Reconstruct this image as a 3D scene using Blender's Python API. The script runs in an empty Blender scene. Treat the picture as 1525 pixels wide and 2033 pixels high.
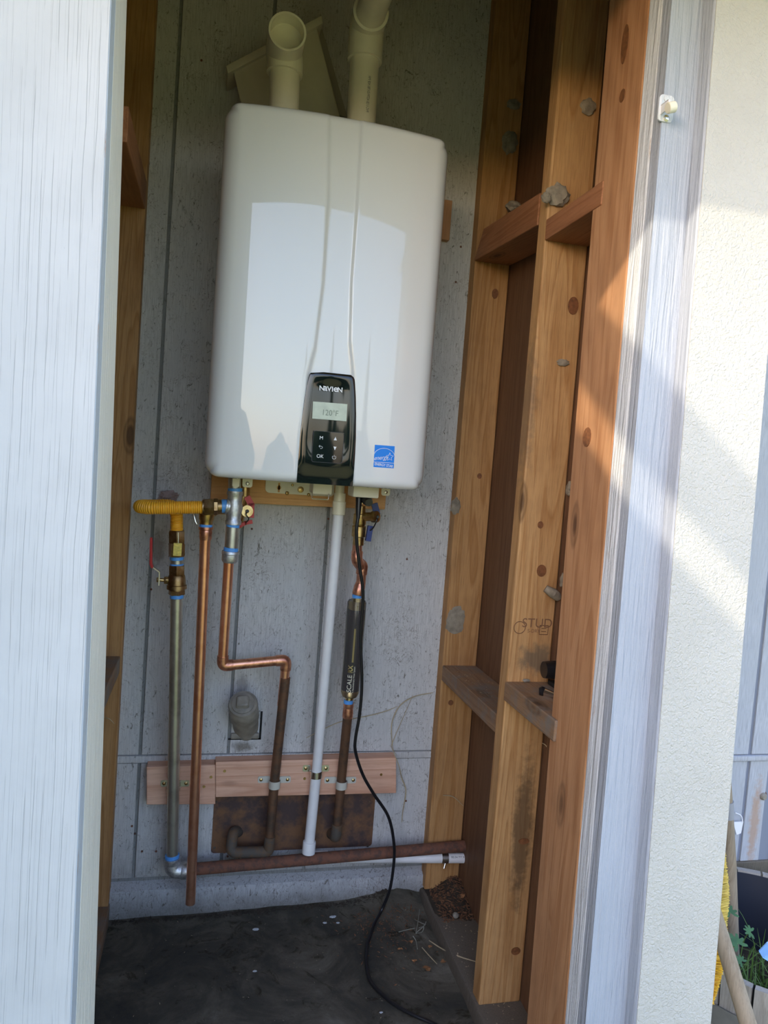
import bpy, bmesh, math, random
from mathutils import Vector, Matrix, noise as mnoise
random.seed(7)
S = bpy.context.scene
C = S.collection

# ---------------------------------------------------------------- camera
IW, IH = 1525, 2033
YAW, PITCH, ROLL, FPX = 0.2329, -0.0630, 0.0747, 1478.5
CAM = Vector((0.1211, -1.7846, 1.0209))
_f = Vector((math.sin(YAW)*math.cos(PITCH), math.cos(YAW)*math.cos(PITCH), math.sin(PITCH)))
_r0 = Vector((math.cos(YAW), -math.sin(YAW), 0)); _u0 = _r0.cross(_f)
CR = math.cos(ROLL)*_r0 + math.sin(ROLL)*_u0
CU = -math.sin(ROLL)*_r0 + math.cos(ROLL)*_u0
cam = bpy.data.cameras.new('camera'); camo = bpy.data.objects.new('camera', cam); C.objects.link(camo)
cam.sensor_fit = 'VERTICAL'; cam.sensor_height = 24.0; cam.lens = FPX/IH*24.0; cam.clip_start = 0.02; cam.clip_end = 400
m = Matrix((CR, CU, -_f)).transposed().to_4x4(); m.translation = CAM
camo.matrix_world = m
S.camera = camo

# ---------------------------------------------------------------- sky, sun, exposure
w = bpy.data.worlds.new('sky'); S.world = w; w.use_nodes = True
nt = w.node_tree; nt.nodes.clear()
sky = nt.nodes.new('ShaderNodeTexSky'); sky.sky_type = 'NISHITA'; sky.sun_disc = False
SUN = Vector((-0.795, -0.499, 0.346)).normalized()
sky.sun_elevation = math.asin(SUN.z); sky.sun_rotation = math.atan2(SUN.x, SUN.y)
sky.air_density = 1.0; sky.dust_density = 1.6; sky.ozone_density = 1.2
bg = nt.nodes.new('ShaderNodeBackground'); bg.inputs[1].default_value = 0.36
wo = nt.nodes.new('ShaderNodeOutputWorld')
tint = nt.nodes.new('ShaderNodeMix'); tint.data_type = 'RGBA'; tint.blend_type = 'MULTIPLY'; tint.inputs[0].default_value = 1.0; tint.inputs[7].default_value = (1.0, .97, 1.08, 1)
nt.links.new(sky.outputs[0], tint.inputs[6]); nt.links.new(tint.outputs[2], bg.inputs[0]); nt.links.new(bg.outputs[0], wo.inputs[0])
sl = bpy.data.lights.new('sun', 'SUN'); so = bpy.data.objects.new('sun', sl); C.objects.link(so)
sl.energy = 1.5; sl.angle = math.radians(0.53); sl.color = (1.0, 0.86, 0.66)
so.rotation_euler = SUN.to_track_quat('Z', 'Y').to_euler()
S.view_settings.view_transform = 'Standard'; S.view_settings.look = 'None'
S.view_settings.exposure = 1.10; S.view_settings.gamma = 1.0; S.view_settings.use_curve_mapping = False

# ---------------------------------------------------------------- measuring helpers
def ray(x, y):
    return _f + CR*((x-IW/2)/FPX) - CU*((y-IH/2)/FPX)
def at(x, y, Y):
    d = ray(x, y); return CAM + d*((Y-CAM.y)/d.y)
def atX(x, y, X):
    d = ray(x, y); return CAM + d*((X-CAM.x)/d.x)
def atZ(x, y, Z):
    d = ray(x, y); return CAM + d*((Z-CAM.z)/d.z)

# ---------------------------------------------------------------- materials
def new_mat(name):
    m = bpy.data.materials.new(name); m.use_nodes = True
    n = m.node_tree; b = n.nodes['Principled BSDF']
    return m, n, b
def node(n, t, **k):
    x = n.nodes.new(t)
    for a, v in k.items(): setattr(x, a, v)
    return x
def L(n, a, b): n.links.new(a, b)
def coords(n, scale, rnd=True):
    tc = node(n, 'ShaderNodeTexCoord'); mp = node(n, 'ShaderNodeMapping')
    mp.inputs['Scale'].default_value = scale
    if rnd:
        oi = node(n, 'ShaderNodeObjectInfo'); vm = node(n, 'ShaderNodeVectorMath', operation='SCALE')
        cb = node(n, 'ShaderNodeCombineXYZ')
        for i in range(3): L(n, oi.outputs['Random'], cb.inputs[i])
        L(n, cb.outputs[0], vm.inputs[0]); vm.inputs['Scale'].default_value = 37.0
        ad = node(n, 'ShaderNodeVectorMath', operation='ADD'); L(n, tc.outputs['Object'], ad.inputs[0]); L(n, vm.outputs[0], ad.inputs[1])
        L(n, ad.outputs[0], mp.inputs[0])
    else: L(n, tc.outputs['Object'], mp.inputs[0])
    return mp.outputs[0]
def noise(n, vec, scale=5, detail=4, rough=.55, dist=0.0):
    t = node(n, 'ShaderNodeTexNoise'); t.inputs['Scale'].default_value = scale; t.inputs['Detail'].default_value = detail
    t.inputs['Roughness'].default_value = rough; t.inputs['Distortion'].default_value = dist
    L(n, vec, t.inputs['Vector']); return t.outputs['Fac']
def ramp(n, fac, stops, interp='LINEAR'):
    r = node(n, 'ShaderNodeValToRGB'); r.color_ramp.interpolation = interp
    e = r.color_ramp.elements
    while len(e) > 1: e.remove(e[-1])
    e[0].position = stops[0][0]; e[0].color = tuple(stops[0][1])+(1,) if not isinstance(stops[0][1], (int, float)) else (stops[0][1],)*3+(1,)
    for p, c in stops[1:]:
        x = e.new(p); x.color = tuple(c)+(1,) if not isinstance(c, (int, float)) else (c,)*3+(1,)
    L(n, fac, r.inputs[0]); return r.outputs[0]
def mix(n, a, b, fac, mode='MIX'):
    x = node(n, 'ShaderNodeMix', data_type='RGBA', blend_type=mode)
    for sock, v in ((x.inputs[6], a), (x.inputs[7], b), (x.inputs[0], fac)):
        if isinstance(v, (tuple, list)): sock.default_value = tuple(v)+(1,)
        elif isinstance(v, (int, float)): sock.default_value = v
        else: L(n, v, sock)
    return x.outputs[2]
def math_(n, op, a, b=None, c=None):
    x = node(n, 'ShaderNodeMath', operation=op)
    for i, v in enumerate((a, b, c)):
        if v is None: continue
        if isinstance(v, (int, float)): x.inputs[i].default_value = v
        else: L(n, v, x.inputs[i])
    return x.outputs[0]
def bump(n, b, h, strength=.3, dist=.002):
    x = node(n, 'ShaderNodeBump'); x.inputs['Strength'].default_value = strength; x.inputs['Distance'].default_value = dist
    L(n, h, x.inputs['Height']); L(n, x.outputs[0], b.inputs['Normal']); return x
def simple(name, col, rough=.5, metal=0.0, var=.0, vscale=30, bmp=0.0, bscale=200, spec=None, coat=0.0):
    m, n, b = new_mat(name)
    b.inputs['Roughness'].default_value = rough; b.inputs['Metallic'].default_value = metal
    if spec is not None: b.inputs['Specular IOR Level'].default_value = spec
    if coat: b.inputs['Coat Weight'].default_value = coat; b.inputs['Coat Roughness'].default_value = .015
    v = coords(n, (1, 1, 1))
    if var:
        c = ramp(n, noise(n, v, vscale, 5), [(.3, tuple(x*(1-var) for x in col)), (.7, tuple(min(1, x*(1+var*.5)) for x in col))])
        L(n, c, b.inputs['Base Color'])
    else: b.inputs['Base Color'].default_value = tuple(col)+(1,)
    if bmp: bump(n, b, noise(n, v, bscale, 3), bmp, .001)
    return m
def stain(n, col, pos, rad, color, thin=1.0, ns=60, amt=.8):
    """a stain with a shape of its own at a fixed place on the object"""
    tc = node(n, 'ShaderNodeTexCoord'); sb = node(n, 'ShaderNodeVectorMath', operation='SUBTRACT')
    L(n, tc.outputs['Object'], sb.inputs[0]); sb.inputs[1].default_value = pos
    ml = node(n, 'ShaderNodeVectorMath', operation='MULTIPLY'); L(n, sb.outputs[0], ml.inputs[0]); ml.inputs[1].default_value = (1/rad[0], 1/rad[1], 1/rad[2])
    ln = node(n, 'ShaderNodeVectorMath', operation='LENGTH'); L(n, ml.outputs[0], ln.inputs[0])
    nz = noise(n, tc.outputs['Object'], ns, 5, .65)
    d = math_(n, 'ADD', ln.outputs['Value'], math_(n, 'MULTIPLY', math_(n, 'SUBTRACT', nz, .5), 1.5))
    f = ramp(n, d, [(.45, amt), (1.0, 0.0)])
    return mix(n, col, color, f)

def wood(name, light, mid, dark, axis='Z', rough=.62, knots=True, stains=(), grey=None, fine=1.0, bmp=.35, cut=False):
    m, n, b = new_mat(name)
    st = .055; sc = {'Z': (1, 1, st), 'X': (st, 1, 1), 'Y': (1, st, 1)}[axis]
    v = coords(n, sc)
    g1 = noise(n, v, 17, 2, .45, .8)                     # broad cathedral figure
    rings = math_(n, 'FRACT', math_(n, 'MULTIPLY', g1, 9.0*fine))
    rg = ramp(n, rings, [(0.0, 0.15), (.55, .45), (.86, 1.0), (1.0, .15)])
    g2 = noise(n, v, 420, 3, .6)
    c = mix(n, light, mid, rg)
    c = mix(n, c, dark, ramp(n, g2, [(.45, 0.0), (.8, .45)]))
    v2 = coords(n, (1, 1, 1))
    c = mix(n, c, dark, ramp(n, noise(n, v2, 5, 4, .6), [(.48, 0.0), (.75, .4)]))
    if knots:
        sk = {'Z': (9, 9, 3.2), 'X': (3.2, 9, 9), 'Y': (9, 3.2, 9)}[axis]
        vk = coords(n, sk); vo = node(n, 'ShaderNodeTexVoronoi'); vo.inputs['Scale'].default_value = 1.0; L(n, vk, vo.inputs['Vector'])
        kd = ramp(n, vo.outputs['Distance'], [(.06, 1.0), (.09, .35), (.12, .6), (.15, 0.0)])
        c = mix(n, c, tuple(x*.35 for x in dark), math_(n, 'MULTIPLY', kd, .8))
    if grey:
        c = mix(n, c, grey, ramp(n, noise(n, v2, 14, 5, .7), [(.45, 0.0), (.62, .75)]))
    if cut:
        tc = node(n, 'ShaderNodeTexCoord')
        wv = node(n, 'ShaderNodeTexWave', wave_type='RINGS'); wv.inputs['Scale'].default_value = 9; wv.inputs['Distortion'].default_value = .6
        mp = node(n, 'ShaderNodeMapping'); mp.inputs['Location'].default_value = (0, .25, 0); mp.inputs['Scale'].default_value = (1, 1, .35)
        L(n, tc.outputs['Object'], mp.inputs[0]); L(n, mp.outputs[0], wv.inputs[0])
        c = mix(n, c, tuple(min(1, x*1.25) for x in light), math_(n, 'MULTIPLY', wv.outputs['Fac'], .22))
    for s_ in stains: c = stain(n, c, *s_)
    L(n, c, b.inputs['Base Color']); b.inputs['Roughness'].default_value = rough; b.inputs['Specular IOR Level'].default_value = .3
    bump(n, b, mix(n, rg, g2, .6), bmp, .0012)
    return m

def siding_mat(name, base, grime=.5, grain=1.0, stains=(), dirtcol=(.10, .085, .06), rough=.75, lowdirt=None):
    m, n, b = new_mat(name)
    v = coords(n, (1, 1, .05), rnd=False)
    v1 = coords(n, (1, 1, 1), rnd=False)
    fine = noise(n, v, 420, 4, .65)
    med = noise(n, v, 110, 4, .6, .6)
    c = mix(n, base, tuple(x*.55 for x in base), ramp(n, fine, [(.42, 0.0), (.72, .85)]))
    c = mix(n, c, tuple(x*.85 for x in base), ramp(n, noise(n, v1, 7, 4), [(.4, 0.0), (.65, .8)]))
    vs = coords(n, (1, 1, .45), rnd=False)
    sp = noise(n, vs, 90, 7, .78, 1.8)
    c = mix(n, c, dirtcol, ramp(n, sp, [(.60-.035*grime, 0.0), (.68-.035*grime, .85*min(1, grime))]))
    sp2 = noise(n, v1, 190, 4, .7, 2.0)
    c = mix(n, c, tuple(x*.8 for x in dirtcol), ramp(n, sp2, [(.64, 0.0), (.70, min(1, grime))]))
    # fine curly root traces, denser in some places
    cu = noise(n, v1, 34, 4, .6, 2.2)
    ln_ = ramp(n, math_(n, 'ABSOLUTE', math_(n, 'SUBTRACT', cu, .5)), [(.0, 1.0), (.006, .8), (.012, 0.0)])
    gt = ramp(n, noise(n, v1, 9, 4, .6), [(.50, 0.0), (.62, .8*min(1, grime))])
    c = mix(n, c, (.13, .085, .05), math_(n, 'MULTIPLY', ln_, gt))
    if lowdirt:
        sx = node(n, 'ShaderNodeSeparateXYZ'); tc = node(n, 'ShaderNodeTexCoord'); L(n, tc.outputs['Object'], sx.inputs[0])
        k = math_(n, 'ADD', sx.outputs['Z'], math_(n, 'MULTIPLY', math_(n, 'SUBTRACT', noise(n, v1, 18, 6, .7), .5), lowdirt[2]))
        c = mix(n, c, dirtcol, ramp(n, math_(n, 'MULTIPLY', math_(n, 'SUBTRACT', lowdirt[0], k), 1/lowdirt[1]), [(0.0, 0.0), (1.0, .85)]))
    for s_ in stains: c = stain(n, c, *s_)
    L(n, c, b.inputs['Base Color']); b.inputs['Roughness'].default_value = rough; b.inputs['Specular IOR Level'].default_value = .25
    bump(n, b, mix(n, med, fine, .5), .55*grain, .002)
    return m

def cracked_paint(name, base):
    m, n, b = new_mat(name)
    v = coords(n, (1, 1, .008), rnd=False); v1 = coords(n, (1, 1, 1), rnd=False)
    tc = node(n, 'ShaderNodeTexCoord'); sx = node(n, 'ShaderNodeSeparateXYZ'); L(n, tc.outputs['Object'], sx.inputs[0])
    f = None
    for k, (den, wd, gz, am) in enumerate(((95, .04, 4.5, .7), (150, .04, 6.5, .45), (230, .05, 5.5, .25))):
        xw = math_(n, 'ADD', math_(n, 'MULTIPLY', sx.outputs['X'], den), math_(n, 'MULTIPLY', noise(n, coords(n, (.6, 1, 1), rnd=False), 4+k*2, 4, .5), 1.1))
        cell = math_(n, 'FLOOR', xw); fr = math_(n, 'FRACT', xw)
        wn = node(n, 'ShaderNodeTexWhiteNoise', noise_dimensions='1D'); L(n, cell, wn.inputs['W'])
        pos = math_(n, 'ADD', .2, math_(n, 'MULTIPLY', wn.outputs['Value'], .6))
        ln = ramp(n, math_(n, 'ABSOLUTE', math_(n, 'SUBTRACT', fr, pos)), [(.0, 1.0), (wd*.6, .8), (wd, 0.0)])
        cb = node(n, 'ShaderNodeCombineXYZ'); L(n, math_(n, 'MULTIPLY', cell, 7.37), cb.inputs[0]); L(n, math_(n, 'MULTIPLY', sx.outputs['Z'], gz), cb.inputs[2]); cb.inputs[1].default_value = k*11.3
        gt = ramp(n, noise(n, cb.outputs[0], 1.0, 3, .6), [(.46, 0.0), (.54, am)])
        g_ = math_(n, 'MULTIPLY', ln, gt); f = g_ if f is None else math_(n, 'MAXIMUM', f, g_)
    c = mix(n, base, tuple(x*.9 for x in base), ramp(n, noise(n, v1, 9, 5, .6), [(.4, 0.0), (.7, .8)]))
    c = mix(n, c, (.20, .20, .20), math_(n, 'MULTIPLY', f, .75))
    sp = noise(n, v1, 45, 5, .75, 1.0)
    c = mix(n, c, (.30, .17, .10), ramp(n, sp, [(.735, 0.0), (.76, .9)]))
    c = mix(n, c, (.42, .42, .44), ramp(n, noise(n, coords(n, (1, 1, .3), rnd=False), 30, 6, .7, 2.5), [(.70, 0.0), (.76, .5)]))
    L(n, c, b.inputs['Base Color']); b.inputs['Roughness'].default_value = .6
    h = mix(n, noise(n, v, 160, 3), (0, 0, 0), f)
    bump(n, b, h, .5, .0012)
    return m

def thick_paint(name, base, kind='grain', strength=.6, peel=None, rough=.5):
    m, n, b = new_mat(name)
    v1 = coords(n, (1, 1, 1), rnd=False)
    if kind == 'grain':
        v = coords(n, (1, 1, .05), rnd=False); h = mix(n, noise(n, v, 150, 3, .5, .6), noise(n, v1, 120, 2), .2)
    else:
        h = mix(n, noise(n, v1, 210, 2, .4, .9), noise(n, v1, 60, 2), .3)
    c = mix(n, base, tuple(x*.93 for x in base), ramp(n, noise(n, v1, 8, 4), [(.4, 0.0), (.7, 1.0)]))
    c = mix(n, c, (.45, .43, .40), ramp(n, noise(n, v1, 60, 3, .6), [(.78, 0.0), (.80, .5)]))
    if peel:
        c = mix(n, c, peel, ramp(n, noise(n, coords(n, (1, 1, .12), rnd=False), 90, 6, .75), [(.60, 0.0), (.68, .8)]))
    L(n, c, b.inputs['Base Color']); b.inputs['Roughness'].default_value = rough
    bump(n, b, h, strength, .005)
    return m

def metal(name, col, rough=.3, col2=None, scale=40, bmp=.1, m_=1.0, r2=None, thr=(.45, .6)):
    m, n, b = new_mat(name); v = coords(n, (1, 1, 1))
    b.inputs['Metallic'].default_value = m_; b.inputs['Roughness'].default_value = rough
    nz = noise(n, v, scale, 6, .65)
    if col2:
        L(n, ramp(n, nz, [(thr[0], col), (thr[1], col2)]), b.inputs['Base Color'])
        if r2 is not None: L(n, ramp(n, nz, [(thr[0], rough), (thr[1], r2)]), b.inputs['Roughness'])
    else: b.inputs['Base Color'].default_value = tuple(col)+(1,)
    if bmp: bump(n, b, noise(n, v, scale*4, 3), bmp, .0006)
    return m

STUD_L, STUD_M, STUD_D = (.51, .285, .115), (.37, .18, .06), (.16, .07, .028)
M = {}
M['stud'] = wood('old_fir', STUD_L, STUD_M, STUD_D)
M['stud_mid'] = wood('old_fir_stained', (.58, .345, .15), (.43, .22, .08), STUD_D, stains=[
    (tuple(atX(0, 0, .7)) if False else (.775, -.44, .30), (.026, .05, .19), (.10, .062, .032), 1, 40, .75),
    ((.775, -.44, .66), (.045, .05, .035), (.12, .10, .07), 1, 60, .7), ((.715, -.42, 1.15), (.02, .03, .16), (.12, .09, .065), 1, 60, .45)])
M['post'] = wood('rough_cut_fir', (.52, .28, .14), (.38, .175, .075), (.20, .085, .04), cut=True)
M['block'] = wood('dusty_blocking', (.33, .20, .11), (.24, .13, .065), (.10, .06, .035), axis='Y', grey=(.20, .19, .17))
M['block_clean'] = wood('red_blocking', (.40, .18, .085), (.30, .12, .05), (.14, .055, .025), axis='Y')
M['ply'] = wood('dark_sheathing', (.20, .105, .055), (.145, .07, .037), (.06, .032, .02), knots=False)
M['new_fir'] = wood('new_fir', (.80, .50, .35), (.62, .33, .21), (.45, .20, .12), axis='X', fine=.6)
M['gold_fir'] = wood('gold_fir', (.80, .47, .20), (.68, .35, .13), (.40, .18, .06), axis='X', fine=.6)
M['grey_wood'] = wood('weathered_handle', (.36, .29, .21), (.27, .21, .145), (.13, .10, .07), knots=False)
M['stave'] = wood('weathered_staves', (.42, .39, .35), (.33, .30, .26), (.16, .14, .12), knots=False)
hole = at(330, 985, 0); st1 = at(312, 1090, 0); st2 = at(483, 1482, 0)
BROWN = (.14, .10, .055)
M['siding'] = siding_mat('painted_siding_inside', (.62, .61, .59), grime=1.0, stains=[
    (tuple(hole), (.022, .05, .016), (.16, .11, .09), 1, 60, .9), (tuple(st1), (.022, .05, .05), BROWN, 1, 50, .6),
    (tuple(st2), (.03, .05, .016), (.12, .10, .07), 1, 70, .7), (tuple(at(910, 1235, 0)), (.03, .05, .06), BROWN, 1, 60, .7),
    (tuple(at(482, 1360, 0)), (.02, .05, .03), (.14, .12, .10), 1, 30, .5)],
    lowdirt=(.10, .25, .25))
M['siding_gap'] = siding_mat('shaded_groove_paint', (.27, .27, .26), grime=1.0)  # wall colour darkened here, crease shade put into the groove
M['house'] = siding_mat('painted_siding_outside', (.46, .48, .52), grime=.1, grain=1.6, stains=[((1.715, 0, .07), (.020, .06, .15), (.40, .21, .08), 1, 60, .55)])
M['house_gap'] = simple('blue_grey_groove', (.20, .225, .28), .8)
M['curb'] = siding_mat('painted_concrete', (.50, .50, .50), grime=1.3, grain=.8, lowdirt=(-.02, .09, .10), dirtcol=(.09, .075, .055))
M['concrete'] = siding_mat('dirty_concrete', (.16, .135, .105), grime=.6, grain=.5, dirtcol=(.03, .026, .02))
M['crack_paint'] = cracked_paint('cracked_white_paint', (.66, .65, .635))
M['cream'] = thick_paint('cream_paint', (.53, .52, .48), 'stipple', .65)
M['cream_edge'] = thick_paint('cream_edge_paint', (.80, .75, .65), 'grain', .5)
M['blue_paint'] = thick_paint('pale_blue_grey_paint', (.40, .435, .50), 'grain', .8)
M['blue_edge'] = thick_paint('worn_blue_white_edge', (.68, .71, .75), 'grain', 1.0, peel=(.42, .34, .28))
M['grey_edge'] = thick_paint('grey_cut_edge', (.50, .53, .57), 'grain', .6, peel=(.42, .25, .15))
# floor: wet dark slab
m_, n, b = new_mat('wet_dark_slab'); M['floor'] = m_
v = coords(n, (1, 1, 1), rnd=False)
c = ramp(n, noise(n, v, 6, 8, .7, .6), [(.3, (.042, .042, .038)), (.46, (.075, .068, .052)), (.58, (.125, .11, .082)), (.74, (.22, .20, .16))])
c = mix(n, c, (.032, .026, .013), ramp(n, noise(n, v, 15, 6, .7, 1.5), [(.56, 0.0), (.66, .8)]))
c = mix(n, c, (.13, .10, .065), ramp(n, noise(n, v, 260, 3, .6), [(.68, 0.0), (.74, .6)]))
L(n, c, b.inputs['Base Color']); L(n, ramp(n, noise(n, v, 7, 5), [(.35, .75), (.65, .95)]), b.inputs['Roughness']); b.inputs['Specular IOR Level'].default_value = .15
bump(n, b, noise(n, v, 90, 6, .7), .5, .003)
# ground outside
m_, n, b = new_mat('dry_lawn'); M['ground'] = m_
v = coords(n, (1, 1, 1), rnd=False)
L(n, ramp(n, noise(n, v, 3, 8, .7), [(.35, (.30, .30, .08)), (.6, (.42, .40, .12)), (.8, (.50, .44, .22))]), b.inputs['Base Color']); b.inputs['Roughness'].default_value = .95
bump(n, b, noise(n, v, 60, 5), .6, .02)

M['cover'] = simple('glossy_white_enamel', (.75, .75, .735), .25, spec=.3, coat=1.0)
M['case'] = simple('white_steel', (.78, .78, .76), .35)
M['ivory'] = simple('ivory_plastic', (.80, .77, .64), .45)
M['black_gloss'] = simple('black_gloss', (.006, .006, .008), .05, spec=.5)
M['black'] = simple('black_rubber', (.012, .012, .014), .32)
M['dark'] = simple('near_black', (.012, .011, .010), .9)
M['lcd'] = simple('lcd_glass', (.56, .62, .50), .25, var=.12, vscale=60)
M['lcd_ink'] = simple('lcd_ink', (.20, .24, .18), .5)
M['ink_white'] = simple('white_print', (.85, .85, .85), .4)
M['ink_black'] = simple('dark_print', (.06, .06, .07), .6)
M['ink_stamp'] = simple('faded_stamp_ink', (.20, .10, .05), .9)
M['sticker'] = simple('blue_sticker', (.0, .22, .80), .35)
M['pvc'] = simple('white_pvc', (.84, .83, .82), .3, var=.05)
M['pvc_cream'] = simple('cream_pvc', (.80, .75, .58), .28, var=.05)
M['plas_grey'] = simple('grey_beige_plastic', (.56, .54, .46), .5)
M['copper'] = metal('new_copper', (.95, .50, .32), .30, (.86, .40, .24), 24, .05, m_=.88)
M['copper_dull'] = metal('handled_copper', (.78, .38, .24), .34, (.46, .19, .12), 40, .1, m_=.85)
M['copper_old'] = metal('oxidised_copper', (.20, .105, .06), .55, (.11, .075, .055), 30, .3, m_=.55)
M['copper_grime'] = metal('grimy_copper', (.10, .085, .07), .8, (.15, .09, .05), 40, .6, m_=.2)
M['plate'] = metal('aged_copper_plate', (.20, .10, .05), .55, (.085, .055, .05), 16, .25, m_=.35, r2=.75)
M['brass'] = metal('brass', (.62, .45, .20), .32, (.42, .28, .11), 60, .2)
M['bronze'] = metal('dull_bronze', (.40, .27, .13), .40, (.28, .17, .07), 60, .3)
M['steel'] = metal('galvanised_steel', (.62, .61, .53), .36, (.47, .46, .39), 18, .1, m_=.85)
M['malleable'] = metal('galvanised_fitting', (.72, .72, .71), .42, (.50, .51, .52), 120, .8, m_=.85)
M['zinc'] = metal('zinc', (.75, .74, .70), .25)
M['rust'] = metal('rusty_iron', (.20, .085, .05), .85, (.11, .06, .045), 60, .8, m_=.15)
M['rust_end'] = simple('pale_galvanised_end', (.42, .45, .45), .6, var=.4, vscale=80)
M['tape'] = simple('blue_thread_sealant', (.10, .34, .78), .35)
M['yellow'] = simple('yellow_coating', (.95, .46, .03), .38)
M['red'] = simple('red_vinyl', (.50, .015, .018), .35)
M['blue'] = simple('dark_blue_vinyl', (.01, .03, .16), .4)
M['yellow_tag'] = simple('yellow_tag', (.80, .62, .12), .5, var=.3, vscale=200)
M['foam'] = simple('peeled_paper', (.34, .25, .23), .8, var=.3, vscale=90)
M['gunk'] = simple('grey_mud', (.30, .255, .19), .95, var=.4, vscale=60, bmp=.4, bscale=160)
M['stub'] = simple('dirty_grey_pipe', (.27, .245, .20), .55, var=.45, vscale=30, bmp=.3)
M['hood'] = simple('painted_sheet_metal', (.62, .57, .45), .45, var=.06)
M['navy'] = simple('navy_label', (.022, .018, .06), .35)
M['gold'] = metal('gold_metal', (.72, .58, .34), .28)
m_, n, b = new_mat('smoky_clear_plastic'); M['clear'] = m_
b.inputs['Base Color'].default_value = (.50, .46, .38, 1); b.inputs['Roughness'].default_value = .08; b.inputs['Transmission Weight'].default_value = .9; b.inputs['IOR'].default_value = 1.3
M['straw'] = simple('dry_straw', (.52, .42, .26), .8, var=.25)
M['chip'] = simple('bark_chips', (.20, .095, .045), .9, var=.55, vscale=150)
M['leaf_brown'] = simple('dead_leaf', (.42, .20, .08), .85, var=.4)
M['flake'] = simple('paint_flake', (.62, .66, .68), .7)
M['grass'] = simple('green_grass', (.13, .24, .05), .6, var=.3, vscale=10)
M['leaf'] = simple('dark_green_leaf', (.05, .14, .045), .6, var=.3)
M['soil'] = simple('soil', (.05, .038, .025), .95, var=.4, bmp=.8)
M['bin'] = simple('black_planter_plastic', (.012, .016, .03), .4, bmp=.2, bscale=40)
M['hoop'] = simple('dull_hoop', (.20, .195, .18), .6, var=.2)
M['bristle_pale'] = simple('straw_yellow_bristle', (.74, .56, .12), .7, var=.3, vscale=60)
M['bristle_gold'] = simple('orange_yellow_bristle', (.90, .50, .02), .6, var=.3, vscale=60)
M['duct'] = simple('grey_duct_tape', (.30, .31, .34), .45)
M['paper'] = simple('white_tag_plastic', (.80, .80, .82), .4)
M['pale_blue'] = simple('pale_blue_plastic', (.30, .55, .90), .4)
M['chrome'] = metal('chrome', (.80, .80, .82), .12, bmp=0)
M['roof_wood'] = wood('roof_boards', (.70, .58, .17), (.60, .48, .13), (.30, .24, .12), knots=False)
M['stairwood'] = wood('stair_wood', (.40, .36, .30), (.32, .28, .22), (.2, .17, .13), axis='Y')

# ---------------------------------------------------------------- object helpers
ROOT = {}
def root(name, loc, label, cat, group=None, kind=None):
    o = bpy.data.objects.new(name, None); C.objects.link(o); o.location = loc; o.empty_display_size = .02
    o['label'] = label; o['category'] = cat
    if group: o['group'] = group
    if kind: o['kind'] = kind
    ROOT[o.name] = Vector(loc); return o
def off(o):
    while o.parent: o = o.parent
    return ROOT.get(o.name, Vector((0, 0, 0)))
def mk(name, bm, mat, parent=None, smooth=True, label=None, cat=None, group=None, kind=None, sharp=40):
    """links bm (built in world coordinates) as ONE mesh object"""
    bmesh.ops.recalc_face_normals(bm, faces=bm.faces)
    if smooth:
        for f in bm.faces: f.smooth = True
        for e in bm.edges:
            if len(e.link_faces) == 2 and e.calc_face_angle(0) > math.radians(sharp): e.smooth = False
    if parent: o_ = off(parent)
    else:
        vs = [v.co for v in bm.verts]; o_ = Vector((sum(v.x for v in vs)/len(vs), sum(v.y for v in vs)/len(vs), min(v.z for v in vs)))
        if kind == 'structure': o_ = Vector((0, 0, 0))
    bmesh.ops.translate(bm, verts=bm.verts, vec=-o_)
    me = bpy.data.meshes.new(name); bm.to_mesh(me); bm.free()
    if mat: me.materials.append(mat)
    o = bpy.data.objects.new(name, me); C.objects.link(o)
    if parent: o.parent = parent
    else: o.location = o_; ROOT[o.name] = o_
    if label: o['label'] = label
    if cat: o['category'] = cat
    if group: o['group'] = group
    if kind: o['kind'] = kind
    return o
def box(bm, lo, hi, bev=0.0):
    r = bmesh.ops.create_cube(bm, size=1)['verts']
    lo = Vector(lo); hi = Vector(hi)
    for v in r: v.co = Vector(((lo.x+hi.x)/2+v.co.x*(hi.x-lo.x), (lo.y+hi.y)/2+v.co.y*(hi.y-lo.y), (lo.z+hi.z)/2+v.co.z*(hi.z-lo.z)))
    if bev:
        es = list({e for v in r for e in v.link_edges})
        bmesh.ops.bevel(bm, geom=es, offset=bev, segments=2, affect='EDGES', profile=.5)
    return bm
def B(lo, hi, bev=0.0): return box(bmesh.new(), lo, hi, bev)
def hexa(bm, pts, bev=0.0):
    """box from 8 points: bottom 4 then top 4"""
    v = [bm.verts.new(p) for p in pts]
    fs = [(0, 1, 2, 3), (7, 6, 5, 4), (0, 4, 5, 1), (1, 5, 6, 2), (2, 6, 7, 3), (3, 7, 4, 0)]
    for f in fs: bm.faces.new([v[i] for i in f])
    if bev:
        es = list({e for x in v for e in x.link_edges}); bmesh.ops.bevel(bm, geom=es, offset=bev, segments=2, affect='EDGES', profile=.5)
    return bm
def frame(d):
    d = d.normalized(); a = Vector((0, 0, 1)) if abs(d.z) < .9 else Vector((0, 1, 0))
    x = d.cross(a).normalized(); return x, d.cross(x).normalized()
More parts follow.
